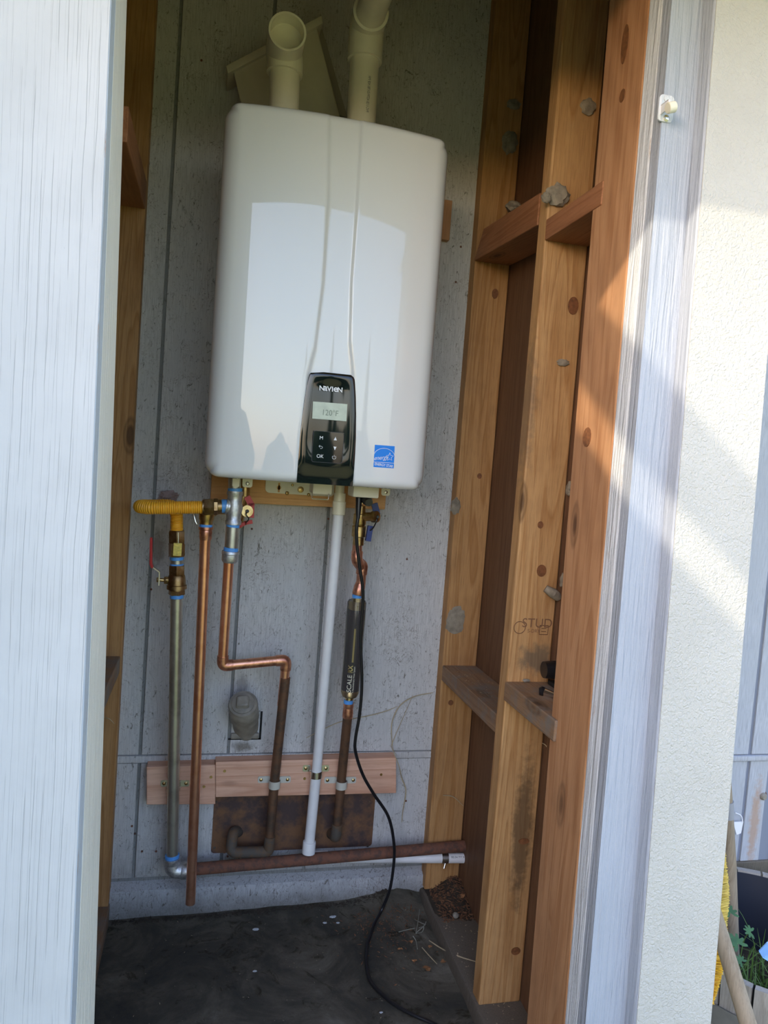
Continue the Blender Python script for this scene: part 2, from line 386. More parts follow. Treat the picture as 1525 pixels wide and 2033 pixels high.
def lathe(bm, a, b, prof, seg=24, rot=0.0):
    """prof: list of (t 0..1 along a->b, radius)"""
    a = Vector(a); b = Vector(b); x, y = frame(b-a); rings = []
    for t, r in prof:
        c = a.lerp(b, t)
        rings.append([bm.verts.new(c+(x*math.cos(rot+k*2*math.pi/seg)+y*math.sin(rot+k*2*math.pi/seg))*max(r, 1e-5)) for k in range(seg)])
    for i in range(len(rings)-1):
        for k in range(seg):
            bm.faces.new((rings[i][k], rings[i][(k+1) % seg], rings[i+1][(k+1) % seg], rings[i+1][k]))
    bm.faces.new(list(reversed(rings[0]))); bm.faces.new(rings[-1])
    return bm
def cyl(bm, a, b, r, seg=24, bev=.0):
    a = Vector(a); b = Vector(b); l = (b-a).length
    e = min(bev/l, .49) if bev else 0
    return lathe(bm, a, b, [(0, r-bev), (e, r), (1-e, r), (1, r-bev)] if bev else [(0, r), (1, r)], seg)
def hexnut(bm, a, b, r, rot=0.0): return lathe(bm, a, b, [(0, r*.92), (.12, r), (.88, r), (1, r*.92)], 6, rot)
def fillet(pts, rad, n=7):
    pts = [Vector(p) for p in pts]; out = [pts[0]]
    for i in range(1, len(pts)-1):
        p, a, c = pts[i], pts[i-1], pts[i+1]
        r = rad[i] if isinstance(rad, (list, tuple)) else rad
        r = min(r, (a-p).length*.49, (c-p).length*.49)
        s = p+(a-p).normalized()*r; e = p+(c-p).normalized()*r
        for k in range(n+1):
            t = k/n; out.append(s*(1-t)**2+p*2*t*(1-t)+e*t*t)
    out.append(pts[-1]); return out
def tube(bm, pts, r, seg=20, cap=True):
    pts = [Vector(p) for p in pts]; n = len(pts); rings = []
    T = [(pts[min(i+1, n-1)]-pts[max(i-1, 0)]).normalized() for i in range(n)]
    x, y = frame(T[0])
    for i in range(n):
        x = (x-T[i]*x.dot(T[i])).normalized(); y = T[i].cross(x)
        ri = r[i] if isinstance(r, (list, tuple)) else r
        rings.append([bm.verts.new(pts[i]+(x*math.cos(k*2*math.pi/seg)+y*math.sin(k*2*math.pi/seg))*ri) for k in range(seg)])
    for i in range(n-1):
        for k in range(seg): bm.faces.new((rings[i][k], rings[i][(k+1) % seg], rings[i+1][(k+1) % seg], rings[i+1][k]))
    if cap: bm.faces.new(list(reversed(rings[0]))); bm.faces.new(rings[-1])
    return bm
def spline(pts, n=10):
    pts = [Vector(p) for p in pts]; out = []
    P = [pts[0]*2-pts[1]]+pts+[pts[-1]*2-pts[-2]]
    for i in range(1, len(P)-2):
        for k in range(n):
            t = k/n; a, b_, c_, d = P[i-1], P[i], P[i+1], P[i+2]
            out.append(.5*((2*b_)+(c_-a)*t+(2*a-5*b_+4*c_-d)*t*t+(3*b_-a-3*c_+d)*t**3))
    out.append(pts[-1]); return out
def prism(bm, outline, d):
    """outline: list of points, extruded by vector d"""
    a = [bm.verts.new(Vector(p)) for p in outline]; b = [bm.verts.new(Vector(p)+Vector(d)) for p in outline]
    bm.faces.new(a); bm.faces.new(list(reversed(b))); n = len(a)
    for i in range(n): bm.faces.new((a[i], a[(i+1) % n], b[(i+1) % n], b[i]))
    return bm
def rrect(x0, x1, z0, z1, r, Y, n=5):
    out = []
    for cx, cz, a0 in ((x1-r, z1-r, 0), (x0+r, z1-r, 90), (x0+r, z0+r, 180), (x1-r, z0+r, 270)):
        for k in range(n+1):
            a = math.radians(a0+90*k/n); out.append(Vector((cx+r*math.cos(a), Y, cz+r*math.sin(a))))
    return out
def blob(bm, c, r, seed=0, sq=(1, 1, 1), rough=.35):
    rs = bmesh.ops.create_icosphere(bm, subdivisions=3, radius=1)['verts']
    for v in rs:
        k = 1+rough*mnoise.noise(v.co*2.2+Vector((seed*3.1, seed, 0)))+rough*.5*mnoise.noise(v.co*6+Vector((seed, 0, 5)))
        v.co = Vector(c)+Vector((v.co.x*sq[0], v.co.y*sq[1], v.co.z*sq[2]))*r*k
    return bm
def text_bm(txt, size, ax='CENTER', ext=0.0, font_scale=1.0, bold=0.0):
    cu = bpy.data.curves.new('txt', 'FONT'); cu.body = txt; cu.size = size; cu.align_x = ax; cu.align_y = 'CENTER'; cu.extrude = ext; cu.offset = bold; cu.resolution_u = 4
    o = bpy.data.objects.new('txt', cu); C.objects.link(o)
    dg = bpy.context.evaluated_depsgraph_get(); me = bpy.data.meshes.new_from_object(o.evaluated_get(dg))
    bm = bmesh.new(); bm.from_mesh(me); bpy.data.objects.remove(o); bpy.data.meshes.remove(me); bpy.data.curves.remove(cu)
    return bm
def place(bm, fn):
    for v in bm.verts: v.co = fn(v.co)
    return bm

# ================================================================ SETTING
XL, XR = -.049, .715
# back wall: grooved plywood siding of the house, seen inside the closet and beyond it
wall_back = root('wall_back', (0, 0, 0), 'grey-white grooved siding wall behind the heater, dirty and scuffed', 'wall', kind='structure')
mk('groove_backing', B((-2.5, .005, -.02), (.86, .05, 2.9)), M['siding_gap'], wall_back, False)
mk('groove_backing', B((.86, .006, -.05), (4.2, .05, 2.9)), M['house_gap'], wall_back, False)
g = .2032
edges = [-2.4384+g*i for i in range(0, 17)]      # ... 0 is a groove
edges = [i*g for i in range(-11, 4)]+[.610, .815]
for a, b_ in zip(edges[:-1], edges[1:]):
    for z0, z1 in ((-.0, .279), (.300, 2.9)):
        mk('siding_board', B((a+.0038, 0, z0), (b_-.0038, .012, z1), .0008), M['siding'], wall_back, False)
e2 = [.825, 1.045, 1.258, 1.47, 1.675, 1.742]
for a, b_ in zip(e2[:-1], e2[1:]):
    for z0, z1 in ((-.046, .252), (.272, 2.9)):
        mk('siding_board', B((a+.006, 0, z0), (b_-(.006 if b_ < 1.7 else 0), .012, z1), .0015), M['house'], wall_back, False)
for k in range(9):
    a = 1.775+k*.205
    for z0, z1 in ((-.046, .252), (.272, 2.9)): mk('siding_board', B((a+.006, 0, z0), (a+.199, .012, z1), .0015), M['house'], wall_back, False)
mk('trim_1', B((-2.3, -.004, .281), (.813, .012, .298), .002), M['siding'], None, True, 'thin painted flashing strip between upper and lower siding inside the closet', 'flashing', kind='structure')
mk('trim_2', B((.826, -.008, .255), (4.2, .012, .270), .002), M['house'], None, True, 'pale blue-grey flashing strip across the siding right of the closet', 'flashing', kind='structure')
for i, (px, py) in enumerate([(262, 1640), (268, 1655), (282, 1690), (310, 1690), (446, 1692), (452, 1700), (806, 1590), (812, 1500), (500, 1050), (652, 1030), (808, 1110), (296, 1002), (300, 1170), (905, 560), (915, 490), (400, 120), (860, 1640)]):
    p = at(px, py, 0); bm = bmesh.new(); prism(bm, [(p.x+.0028*math.cos(k*math.pi/4), 0, p.z+.0028*math.sin(k*math.pi/4)) for k in range(8)], (0, -.0008, 0)); mk('nail_head', bm, M['rust'], wall_back, False)
# foundation curb with uneven lower edge
bm = bmesh.new(); nx = 60; top = []; bot = []
rows = []
for j in range(7):
    r_ = []
    for i in range(nx+1):
        x = -.9+1.75*i/nx; t = j/6
        z = -.002-.125*t; y = -.012-.008*math.sin(math.pi*min(1, t*1.4))+.004*mnoise.noise(Vector((x*14, t*4, 0)))
        if j == 0: y = .02
        r_.append(bm.verts.new((x, y, z)))
    rows.append(r_)
for j in range(6):
    for i in range(nx): bm.faces.new((rows[j][i], rows[j][i+1], rows[j+1][i+1], rows[j+1][i]))
mk('baseboard_back', bm, M['curb'], None, True, 'white-painted rough concrete footing along the foot of the back wall', 'footing', kind='structure')
mk('trim_3', B((.86, .0, -.5), (4.2, .06, -.048), .004), M['concrete'], None, False, 'bare concrete footing under the house siding behind the planter', 'footing', kind='structure')
# floor of the closet (slab), gently rising with dirt at the back right
bm = bmesh.new(); n_ = 70; G = []
def floor_z(x, y):
    z = -.092+.0015*mnoise.noise(Vector((x*9, y*9, 0)))
    d = max(0, 1+(y+.0)/.10)*max(0, min(1, (x+.05)/.7)); z += .03*d*d*max(.2, 1)
    z += .02*math.exp(-(((x-.63)/.07)**2+((y+.04)/.10)**2))*(1+.5*mnoise.noise(Vector((x*40, y*40, 0))))
    return z
for j in range(n_+1):
    r_ = []
    for i in range(n_+1):
        x = -.35+1.27*i/n_; y = .0-.86*j/n_; r_.append(bm.verts.new((x, y, floor_z(x, y))))
    G.append(r_)
for j in range(n_):
    for i in range(n_): bm.faces.new((G[j][i], G[j][i+1], G[j+1][i+1], G[j+1][i]))
mk('floor', bm, M['floor'], None, True, 'dark damp concrete floor of the closet with dirt and leaf bits', 'floor', kind='structure')
mk('foundation_slab', B((-.6, -.9, -.6), (.93, .02, -.10)), M['concrete'], None, False, 'concrete slab under the closet floor', 'slab', kind='structure')
# right-hand curb under the studs
bm = B((.708, -.80, -.12), (.93, -.012, -.056), .006)
bmesh.ops.subdivide_edges(bm, edges=[e for e in bm.edges if e.calc_length() > .3], cuts=14)
for v in bm.verts: v.co += Vector((mnoise.noise(v.co*25)*.004, 0, mnoise.noise(v.co*20+Vector((3, 0, 0)))*.004))
mk('baseboard_right', bm, M['concrete'], None, True, 'dirty concrete curb under the studs on the right', 'curb', kind='structure')
mk('baseboard_left', B((-.16, -.80, -.10), (-.047, -.02, -.045), .004), M['block'], None, True, 'dark sill timber at the foot of the left wall', 'sill', kind='structure')

# right wall: sheathing, studs, blocking
wall_right = root('wall_right', (0, 0, 0), 'open stud wall on the right with dark plywood behind orange-brown timbers', 'wall', kind='structure')
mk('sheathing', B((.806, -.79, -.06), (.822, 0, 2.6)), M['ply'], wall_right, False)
s1 = mk('stud', B((XR, -.038, -.05), (.804, -.0, 2.6), .002), M['stud'], wall_right, False, label='orange-brown corner stud against the back wall')
bm = B((.714, -.439, -.057), (.804, -.401, 2.6), .003)
s2 = mk('stud', bm, M['stud_mid'], wall_right, False, label='middle stud with a dark stain and an inked stamp')
# front post, slightly out of plumb as in the photograph
def lean(z): return -.020*(1.15-z)/1.0      # Y shift with height
def post(bm, x0, x1, ya, yb, z0, z1, bev=.002):
    P_ = []
    for z in (z0, z1):
        k = -lean(z)*-1
        P_ += [(x0, ya+k, z), (x1, ya+k, z), (x1, yb+k, z), (x0, yb+k, z)]
    return hexa(bm, P_, bev)
mk('stud', post(bmesh.new(), XR, .80, -.750, -.625, -.6, 2.6), M['post'], wall_right, False, label='reddish rough-sawn door post at the front')
mk('stud_edge', post(bmesh.new(), XR+.001, .80, -.785, -.7505, -.6, 2.6, .0015), M['blue_edge'], wall_right, False, label='worn blue-white painted edge of the door post')
blocks = [('block', .715, -.4, -.038, .495, .533), ('block', .710, -.66, -.439, .577, .614), ('block_clean', .712, -.4, -.038, 1.528, 1.590), ('block_clean', .713, -.65, -.439, 1.468, 1.507)]
for mt, x0, y0, y1, z0, z1 in blocks:
    bm = B((x0, y0, z0), (.804, y1, z1), .002)
    if z0 == 1.528:
        for v in bm.verts:
            if v.co.y > -.1 and v.co.z > 1.56: v.co.y -= .05
            if v.co.y < -.2: v.co.z -= .02
    mk('blocking', bm, M[mt], wall_right, False)
mk('stud', B((.715, -.439, 2.2), (.80, -.38, 2.6), .002), M['stud'], wall_right, False)
# mud / putty lumps left on the studs
for i, (px, py, X_, Y_, r_, sq) in enumerate([(1108, 388, None, -.441, .021, (1.1, .5, 1.0)), (1012, 283, None, -.040, .024, (.8, .35, 1.1)), (1020, 207, None, -.040, .016, (1.1, .3, .7)),
        (1168, 212, None, -.441, .014, (1.1, .4, 1.1)), (905, 1005, None, -.040, .014, (.8, .3, 1.4)), (905, 1232, None, -.039, .030, (.8, .1, 1.1)), (1085, 392, None, -.452, .010, (1, .6, 1)),
        (1118, 720, None, -.441, .008, (1.6, .4, .8)), (1019, 410, None, -.15, .018, (1, 1, .6))]):
    p = at(px, py, Y_)
    mk('mud_lump', blob(bmesh.new(), p, r_, i, sq), M['gunk'], wall_right)
for i, (px, py, X_) in enumerate([(1131, 970, .80), (1118, 1152, .80)]):
    p = atX(px, py, X_); mk('mud_lump', blob(bmesh.new(), p, .013, i+20, (.4, .8, 1.1)), M['gunk'], wall_right)
a = at(1083, 1168, -.445); b_ = at(1108, 1185, -.445)
bm = bmesh.new(); tube(bm, [a, a.lerp(b_, .5)+Vector((0, -.006, 0)), b_], [.007, .010, .009], 12); mk('mud_tube', bm, M['gunk'], wall_right)
# knots standing slightly proud
for i, (px, py, Y_, rx, rz) in enumerate([(1138, 607, -.4395, .011, .017), (1075, 1133, -.4395, .010, .012), (1073, 1042, -.4395, .006, .007), (983, 583, -.0385, .008, .012), (952, 945, -.0385, .006, .007), (895, 1395, -.0385, .007, .007), (1040, 1670, -.4395, .012, .006), (1024, 1888, -.4395, .010, .008)]):
    p = at(px, py, Y_); bm = bmesh.new()
    pr = [(p.x+rx*math.cos(t*math.pi/8), p.y, p.z+rz*math.sin(t*math.pi/8)) for t in range(16)]
    prism(bm, pr, (0, -.0012, 0)); mk('knot', bm, simple('knot_wood', (.22, .085, .03), .6, var=.4, vscale=150) if i == 0 else bpy.data.materials['knot_wood'], wall_right, False)
for px, py, ry, rz in ((1241, 88, .010, .030), (1236, 190, .008, .010), (1166, 868, .013, .016)):
    p = atX(px, py, XR); bm = bmesh.new(); prism(bm, [(XR+.0005, p.y+ry*math.cos(k*math.pi/9), p.z+rz*math.sin(k*math.pi/9)) for k in range(18)], (-.0014, 0, 0)); mk('knot', bm, bpy.data.materials['knot_wood'], wall_right, False)
def stamp(txt, px, py, size, Y_, mat, par, name='stamp', bold=0, sx=1.0):
    p = at(px, py, Y_); bm = text_bm(txt, size, bold=bold); place(bm, lambda c: Vector((p.x+c.x*sx, Y_, p.z+c.y)))
    return mk(name, bm, mat, par, False)
stamp('STUD', 1067, 1238, .026, -.4402, M['ink_stamp'], wall_right)
stamp('S-DRY', 1060, 1253, .010, -.4402, M['ink_stamp'], wall_right)
p = at(1032, 1246, -.4402); bm = bmesh.new()
tube(bm, [(p.x+.012*math.cos(t*math.pi/10), -.4396, p.z+.012*math.sin(t*math.pi/10)) for t in range(21)], .0008, 4, False); mk('stamp', bm, M['ink_stamp'], wall_right)
p = at(1080, 1251, -.4402); bm = bmesh.new()
for q in (((-.009, -.009), (.009, -.009)), ((.009, -.009), (.009, .009)), ((.009, .009), (-.009, .009)), ((-.009, .009), (-.009, -.009)), ((-.005, .003), (.005, .003)), ((-.005, -.003), (.005, -.003))):
    tube(bm, [(p.x+q[0][0], -.4396, p.z+q[0][1]), (p.x+q[1][0], -.4396, p.z+q[1][1])], .0007, 4)
mk('stamp', bm, M['ink_stamp'], wall_right)

# left wall
wall_left = root('wall_left', (0, 0, 0), 'open stud wall on the left, a strip of orange timber beside the white door frame', 'wall', kind='structure')
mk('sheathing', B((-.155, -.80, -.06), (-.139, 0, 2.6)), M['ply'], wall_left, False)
mk('stud', B((-.138, -.038, -.045), (XL, 0, 2.6), .002), M['stud'], wall_left, False)
mk('stud', B((-.138, -.439, -.045), (XL-.012, -.401, 2.6), .002), M['stud'], wall_left, False)
zt = at(240, 408, -.04).z; zb = atX(225, 1308, XL).z
zb1 = at(225, 1303, -.04).z
mk('blocking', B((-.138, -.40, zt), (XL, -.038, zt+.06), .002), M['block_clean'], wall_left, False)
mk('blocking', B((-.138, -.40, zb1-.038), (XL-.002, -.038, zb1), .002), M['block'], wall_left, False)

# front wall left of the opening: cracked white panel, grey cut edge, cream jamb
wall_front = root('wall_front', (0, 0, 0), 'white-painted plywood front wall on the left with long vertical cracks', 'wall', kind='structure')
Y1, Y2, Y3 = -.82, -.915, -.940
def xs(px0, py0, px1, py1, Y):      # leaning edge: X at z for a straight pixel line on plane Y
    a = at(px0, py0, Y); b_ = at(px1, py1, Y); return lambda z: a.x+(b_.x-a.x)*(z-a.z)/(b_.z-a.z)
e_back = xs(252, 0, 187, 2033, Y1); e_mid = xs(231, 0, 151, 2033, Y2); e_pan = xs(220.5, 0, 140, 2033, Y3)
zs = [-.55+i*.16 for i in range(18)]
def strip(bm, fs):     # closed loop of (fx, y) swept over zs
    R_ = [[bm.verts.new((fx(z), y, z)) for fx, y in fs] for z in zs]
    n = len(fs)
    for i in range(len(zs)-1):
        for k in range(n): bm.faces.new((R_[i][k], R_[i][(k+1) % n], R_[i+1][(k+1) % n], R_[i+1][k]))
    bm.faces.new(R_[0]); bm.faces.new(R_[-1]); return bm
wob = lambda z: .0012*mnoise.noise(Vector((0, 0, z*5)))
mk('jamb', strip(bmesh.new(), [(lambda z: e_back(z), Y1), (lambda z: e_mid(z)+wob(z), Y2), (lambda z: e_mid(z)-.03, Y2), (lambda z: e_back(z)-.03, Y1)]), M['cream_edge'], wall_front, False, label='cream-painted jamb edge')
mk('panel_edge', strip(bmesh.new(), [(lambda z: e_mid(z)-.0004, Y2+.0005), (lambda z: e_pan(z)+.0005+wob(z+7), Y3+.001), (lambda z: e_pan(z)-.03, Y3+.001), (lambda z: e_mid(z)-.029, Y2+.0005)]), M['grey_edge'], wall_front, False, label='grey chipped cut edge of the plywood')
mk('panel', strip(bmesh.new(), [(lambda z: e_pan(z)-.0005+wob(z*1.7+3), Y3), (lambda z: -2.4, Y3), (lambda z: -2.4, Y3+.019), (lambda z: e_pan(z)-.004, Y3+.019)]), M['crack_paint'], wall_front, False)
# header over the opening (outside the frame, carries the roof)
mk('header', B((-2.4, -.835, 1.785), (.95, -.76, 2.08)), M['cream_edge'], wall_front, False)

# right front trim: stop, return, cream corner board
door_frame = root('door_frame', (0, 0, 0), 'painted door frame right of the opening, blue-grey stop beside cream corner board', 'door frame')
Xr = .782
def fx_(x0, k=.010): return lambda z: x0+k*(.8-z)
bm = bmesh.new()
def strip2(bm, fs, n):
    R_ = [[bm.verts.new((fx(z), y+lean(z), z)) for fx, y in fs] for z in zs]
    for i in range(len(zs)-1):
        for k in range(n): bm.faces.new((R_[i][k], R_[i][(k+1) % n], R_[i+1][(k+1) % n], R_[i+1][k]))
    bm.faces.new(R_[0]); bm.faces.new(R_[-1]); return bm
mk('door_stop', strip2(bm, [(fx_(.7155, 0), -.811), (fx_(.80), -.811), (fx_(.80), -.7865), (fx_(.7155, 0), -.7885)], 4), M['blue_paint'], door_frame, False)
mk('return_edge', strip2(bmesh.new(), [(fx_(.775), -.834), (fx_(.7765), -.8365), (fx_(.80), -.8365), (fx_(.80), -.8115), (fx_(.775), -.8115)], 5), M['blue_paint'], door_frame, False)
mk('corner_board', strip2(bmesh.new(), [(fx_(.7775), -.838), (fx_(.906, .008), -.838), (fx_(.908, .008), -.836), (fx_(.908, .008), -.79), (fx_(.7775), -.79)], 5), M['cream'], door_frame, False, label='cream-painted stippled corner board')
mk('corner_back', B((.848, -.785, -.55), (.90, -.001, 2.55)), M['cream'], door_frame, False)

# roof with overhang; door header; ground; added unseen stair whose rail and side shade the front
roof = root('roof', (0, 0, 0), 'low sloping shed roof with a board eave over the closet', 'roof', kind='structure')
EY, EZ = -1.47, 1.875
hexa_pts = [(-4.2, EY, EZ), (1.35, EY, EZ), (1.35, .0, 2.35), (-4.2, .0, 2.35), (-4.2, EY, EZ+.05), (1.35, EY, EZ+.05), (1.35, .0, 2.45), (-4.2, .0, 2.45)]
mk('roof_deck', hexa(bmesh.new(), hexa_pts), M['roof_wood'], roof, False)
mk('fascia', B((-4.2, EY-.02, EZ-.0), (1.35, EY, EZ+.14)), M['cream_edge'], roof, False)
bm = bmesh.new(); n_ = 40; G = []
for j in range(n_+1):
    r_ = []
    for i in range(n_+1): r_.append(bm.verts.new((-30+62*i/n_, .05-40*j/n_, -.45)))
    G.append(r_)
for j in range(n_):
    for i in range(n_): bm.faces.new((G[j][i], G[j][i+1], G[j+1][i+1], G[j+1][i]))
mk('ground', bm, M['ground'], None, True, 'dry grassy ground outside the closet', 'ground', kind='structure')
for i, (hx, hy, hr, hh) in enumerate([(-13, -13, 2.6, 1.9), (-8.5, -15, 2.5, 1.6), (-4.5, -16, 2.4, 1.9), (-1.0, -16.5, 2.2, 1.5), (2.2, -16, 2.3, 1.8), (5.5, -15.5, 2.6, 1.6), (9.5, -14, 2.8, 2.0), (14, -11, 3.0, 2.2), (17, -6, 3.0, 2.4)]):
    bm = bmesh.new(); hr *= .62; hh = max(hh, hr*1.02); blob(bm, (hx, hy, -.45+hh*.55), hr, i, (1, .6, hh*.75/hr), .25)
    mk('garden_bush', bm, M['leaf'], None, False, ['low rounded','broad','dense','small','wide','spreading','tall','big','far'][i]+' dark green bush at the edge of the yard, outside the frame', 'bush')
for i, (hx, hy, hh) in enumerate([(.9, -21, 4.2), (3.9, -22, 5.0), (8, -21, 4.8)]):
    t = root('garden_tree', (hx, hy, -.45), ['slim conifer beyond the bushes, outside the frame', 'taller conifer beyond the bushes, outside the frame', 'wide conifer at the yard corner, outside the frame'][i], 'tree')
    bm = bmesh.new(); tube(bm, [(hx, hy, -.45), (hx, hy, hh*.6)], [.12, .06], 10); mk('trunk', bm, M['stairwood'], t)
    bm = bmesh.new()
    for q in range(6): lathe(bm, (hx, hy, .2+q*hh/7), (hx, hy, .2+(q+2)*hh/7), [(0, .55*(1-q/8)), (1, .02)], 12)
    mk('crown', bm, M['leaf'], t)
SX = -1.2  # stair shape put in out of view to cast the slanted shade bands
stair = root('shade_stair', (SX, -2.5, -.45), 'added boarded stair shape with a sloping rail, unseen left of the closet, shading its front', 'stair')
def sz(y, c): return c+.64*(y+2.0)
c1, c2, c3 = 2.03, 1.905, 1.811     # rail top, rail bottom, side top at y=-2
def pl(y0, y1, za, zb_, x=SX, th=.03):
    return hexa(bmesh.new(), [(x, y0, za(y0)), (x+th, y0, za(y0)), (x+th, y1, za(y1)), (x, y1, za(y1)), (x, y0, zb_(y0)), (x+th, y0, zb_(y0)), (x+th, y1, zb_(y1)), (x, y1, zb_(y1))])
mk('shade_rail', pl(-4.9, -.98, lambda y: sz(y, c2), lambda y: sz(y, c1)), M['stairwood'], stair, False)
mk('shade_boarding', pl(-4.9, -.98, lambda y: -.45, lambda y: sz(y, c3)), M['stairwood'], stair, False)
for y in (-1.1, -4.6): mk('rail_post', B((SX-.05, y-.045, -.45), (SX, y+.045, sz(y, c1))), M['stairwood'], stair, False)

# ================================================================ WATER HEATER
HX0, HX1, HZ0, HZ1 = .110, .551, .974, 1.672
HC = (HX0+HX1)/2; HW = (HX1-HX0)/2
def Yf(x):
    t = (x-HC)/HW; return -.326-.024*(1-min(1, t*t))
_lx = [at(x, y, -.348) for x, y in ((655, 222), (652, 400), (642, 560), (626, 690), (611, 748), (592, 955))]
_rx = [at(x, y, -.348) for x, y in ((719, 236), (708, 420), (698, 560), (695, 680), (702, 750), (702, 960))]
def lerpz(P_, z):
    for a, b_ in zip(P_[:-1], P_[1:]):
        if z >= b_.z: 
            t = (z-b_.z)/(a.z-b_.z); return b_.x+(a.x-b_.x)*t
    return P_[-1].x
def sstep(t): t = max(0, min(1, t)); return t*t*(3-2*t)
def chan(x, z):
    xl = lerpz(_lx, z); xr = lerpz(_rx, z)
    return .0050*sstep((x-xl)/.009+.5)*(1-sstep((x-xr)/.005+.5))
heater = root('water_heater', (HC, -.17, HZ0), 'white wall-hung tankless water heater with black control panel', 'water heater')
bm = bmesh.new(); NX, NZ = 150, 170
rc, re_ = .030, .020
def rp(i, j):
    """front surface point with rounded outline and rounded edges"""
    u = -1+2*i/NX; v_ = -1+2*j/NZ
    u = math.copysign(abs(u)**.8, u) if False else u
    return u, v_
def coord1(t, half, re):  # parametrise: flat part then quarter turn
    L_ = half-re; arc = re*math.pi/2; tot = L_+arc; s = abs(t)*tot
    if s <= L_: return math.copysign(s, t), 0.0
    a = (s-L_)/re; return math.copysign(L_+re*math.sin(a), t), re*(1-math.cos(a))
G = []; HH = (HZ1-HZ0)/2; ZC = (HZ0+HZ1)/2
for j in range(NZ+1):
    r_ = []
    for i in range(NX+1):
        u, v_ = rp(i, j)
        x, dx = coord1(u, HW, re_+.012); z, dz = coord1(v_, HH, re_-.004)
        ax, az = abs(x), abs(z)
        cxn, czn = HW-rc, HH-rc          # round the outline corners
        if ax > cxn and az > czn:
            dx_, dz_ = ax-cxn, az-czn; m_1 = max(dx_, dz_); q = math.hypot(dx_, dz_)
            k = m_1/q if q > 0 else 1
            x = math.copysign(cxn+dx_*k, x); z = math.copysign(czn+dz_*k, z)
            dd = (dx*dx+dz*dz)**.5
        else: dd = (dx*dx+dz*dz)**.5
        X_ = HC+x; Z_ = ZC+z
        r_.append(bm.verts.new((X_, Yf(X_)+min(dd, .034)+chan(X_, Z_)*(1-min(1, dd/.02)), Z_)))
    G.append(r_)
for j in range(NZ):
    for i in range(NX): bm.faces.new((G[j][i], G[j][i+1], G[j+1][i+1], G[j+1][i]))
# skirt back to the wall side
loop = [G[0][i] for i in range(NX+1)]+[G[j][NX] for j in range(1, NZ+1)]+[G[NZ][i] for i in range(NX-1, -1, -1)]+[G[j][0] for j in range(NZ-1, 0, -1)]
back = [bm.verts.new((v.co.x, -.19, v.co.z)) for v in loop]
for i in range(len(loop)): bm.faces.new((loop[i], loop[(i+1) % len(loop)], back[(i+1) % len(loop)], back[i]))
mk('front_cover', bm, M['cover'], heater, True, label='glossy white front cover with a shallow centre channel', sharp=60)
mk('rear_case', B((HX0+.004, -.192, HZ0+.006), (HX1-.004, -.040, HZ1-.004), .006), M['case'], heater)
def onf(px, py, d=0.0):      # point on the cover front
    p = at(px, py, -.349)
    for _ in range(3): p = at(px, py, Yf(p.x)-d)
    return p
# control panel outline
s_ = 5.083
out = [(322, 190), (500, 203), (690, 222), (718, 238), (735, 275), (745, 450), (748, 620), (746, 860), (738, 1030), (728, 1180), (713, 1353), (430, 1334), (148, 1312), (160, 1150), (172, 1000), (188, 790), (208, 640), (232, 470), (258, 310), (275, 225), (295, 200)]
O_ = [onf(560+x/s_, 700+y/s_, .002) for x, y in out]
bm = bmesh.new()
zs_ = sorted({round(p.z, 4) for p in O_})
def xrange(z):
    xsn = []
    for i in range(len(O_)):
        a, b_ = O_[i], O_[(i+1) % len(O_)]
        if (a.z-z)*(b_.z-z) <= 0 and abs(a.z-b_.z) > 1e-6: xsn.append(a.x+(b_.x-a.x)*(z-a.z)/(b_.z-a.z))
    return (min(xsn), max(xsn)) if xsn else None
zt_, zb_2 = max(p.z for p in O_)-.0006, min(p.z for p in O_)+.0006
R_ = []
for j in range(60):
    z = zb_2+(zt_-zb_2)*j/59; xr_ = xrange(z); row = []
    for i in range(17):
        t = i/16; x = xr_[0]+(xr_[1]-xr_[0])*t
        edge = min(min(t, 1-t)*14, (59-j)/1.5+.1)
        y = Yf(x)-.0015-.0018*sstep(edge)+.0022*(1-sstep((j-2)/12))*sstep(edge)+.0030*sstep(min(t, 1-t)*2.2)*sstep(min(1, (j-8)/16))*sstep((58-j)/8)
        row.append(bm.verts.new((x, y, z)))
    R_.append(row)
for j in range(59):
    for i in range(16): bm.faces.new((R_[j][i], R_[j][i+1], R_[j+1][i+1], R_[j+1][i]))
lp = [R_[0][i] for i in range(17)]+[R_[j][16] for j in range(1, 60)]+[R_[59][i] for i in range(15, -1, -1)]+[R_[j][0] for j in range(58, 0, -1)]
bk = [bm.verts.new((v.co.x, -.318, v.co.z)) for v in lp]
for i in range(len(lp)): bm.faces.new((lp[i], lp[(i+1) % len(lp)], bk[(i+1) % len(lp)], bk[i]))
panel = mk('control_panel', bm, M['black_gloss'], heater, True, label='glossy black control panel', sharp=50)
def PY(x, z=None): return Yf(x)-.0034
def pan(px, py): p = onf(560+px/s_, 700+py/s_, .0045); return p
def quad_slab(c4, th, yo, div=8):
    """slab following the cover from four panel-pixel corners"""
    bm = bmesh.new(); P4 = [pan(*c) for c in c4]; R_ = []
    for j in range(div+1):
        row = []
        for i in range(div+1):
            a = P4[0].lerp(P4[1], i/div); b_ = P4[3].lerp(P4[2], i/div); p = a.lerp(b_, j/div)
            row.append(bm.verts.new((p.x, PY(p.x)-yo, p.z)))
        R_.append(row)
    for j in range(div):
        for i in range(div): bm.faces.new((R_[j][i], R_[j][i+1], R_[j+1][i+1], R_[j+1][i]))
    ext = bmesh.ops.extrude_face_region(bm, geom=bm.faces[:]); bmesh.ops.translate(bm, verts=[v for v in ext['geom'] if isinstance(v, bmesh.types.BMVert)], vec=(0, th, 0))
    return bm
TILT = math.radians(0)
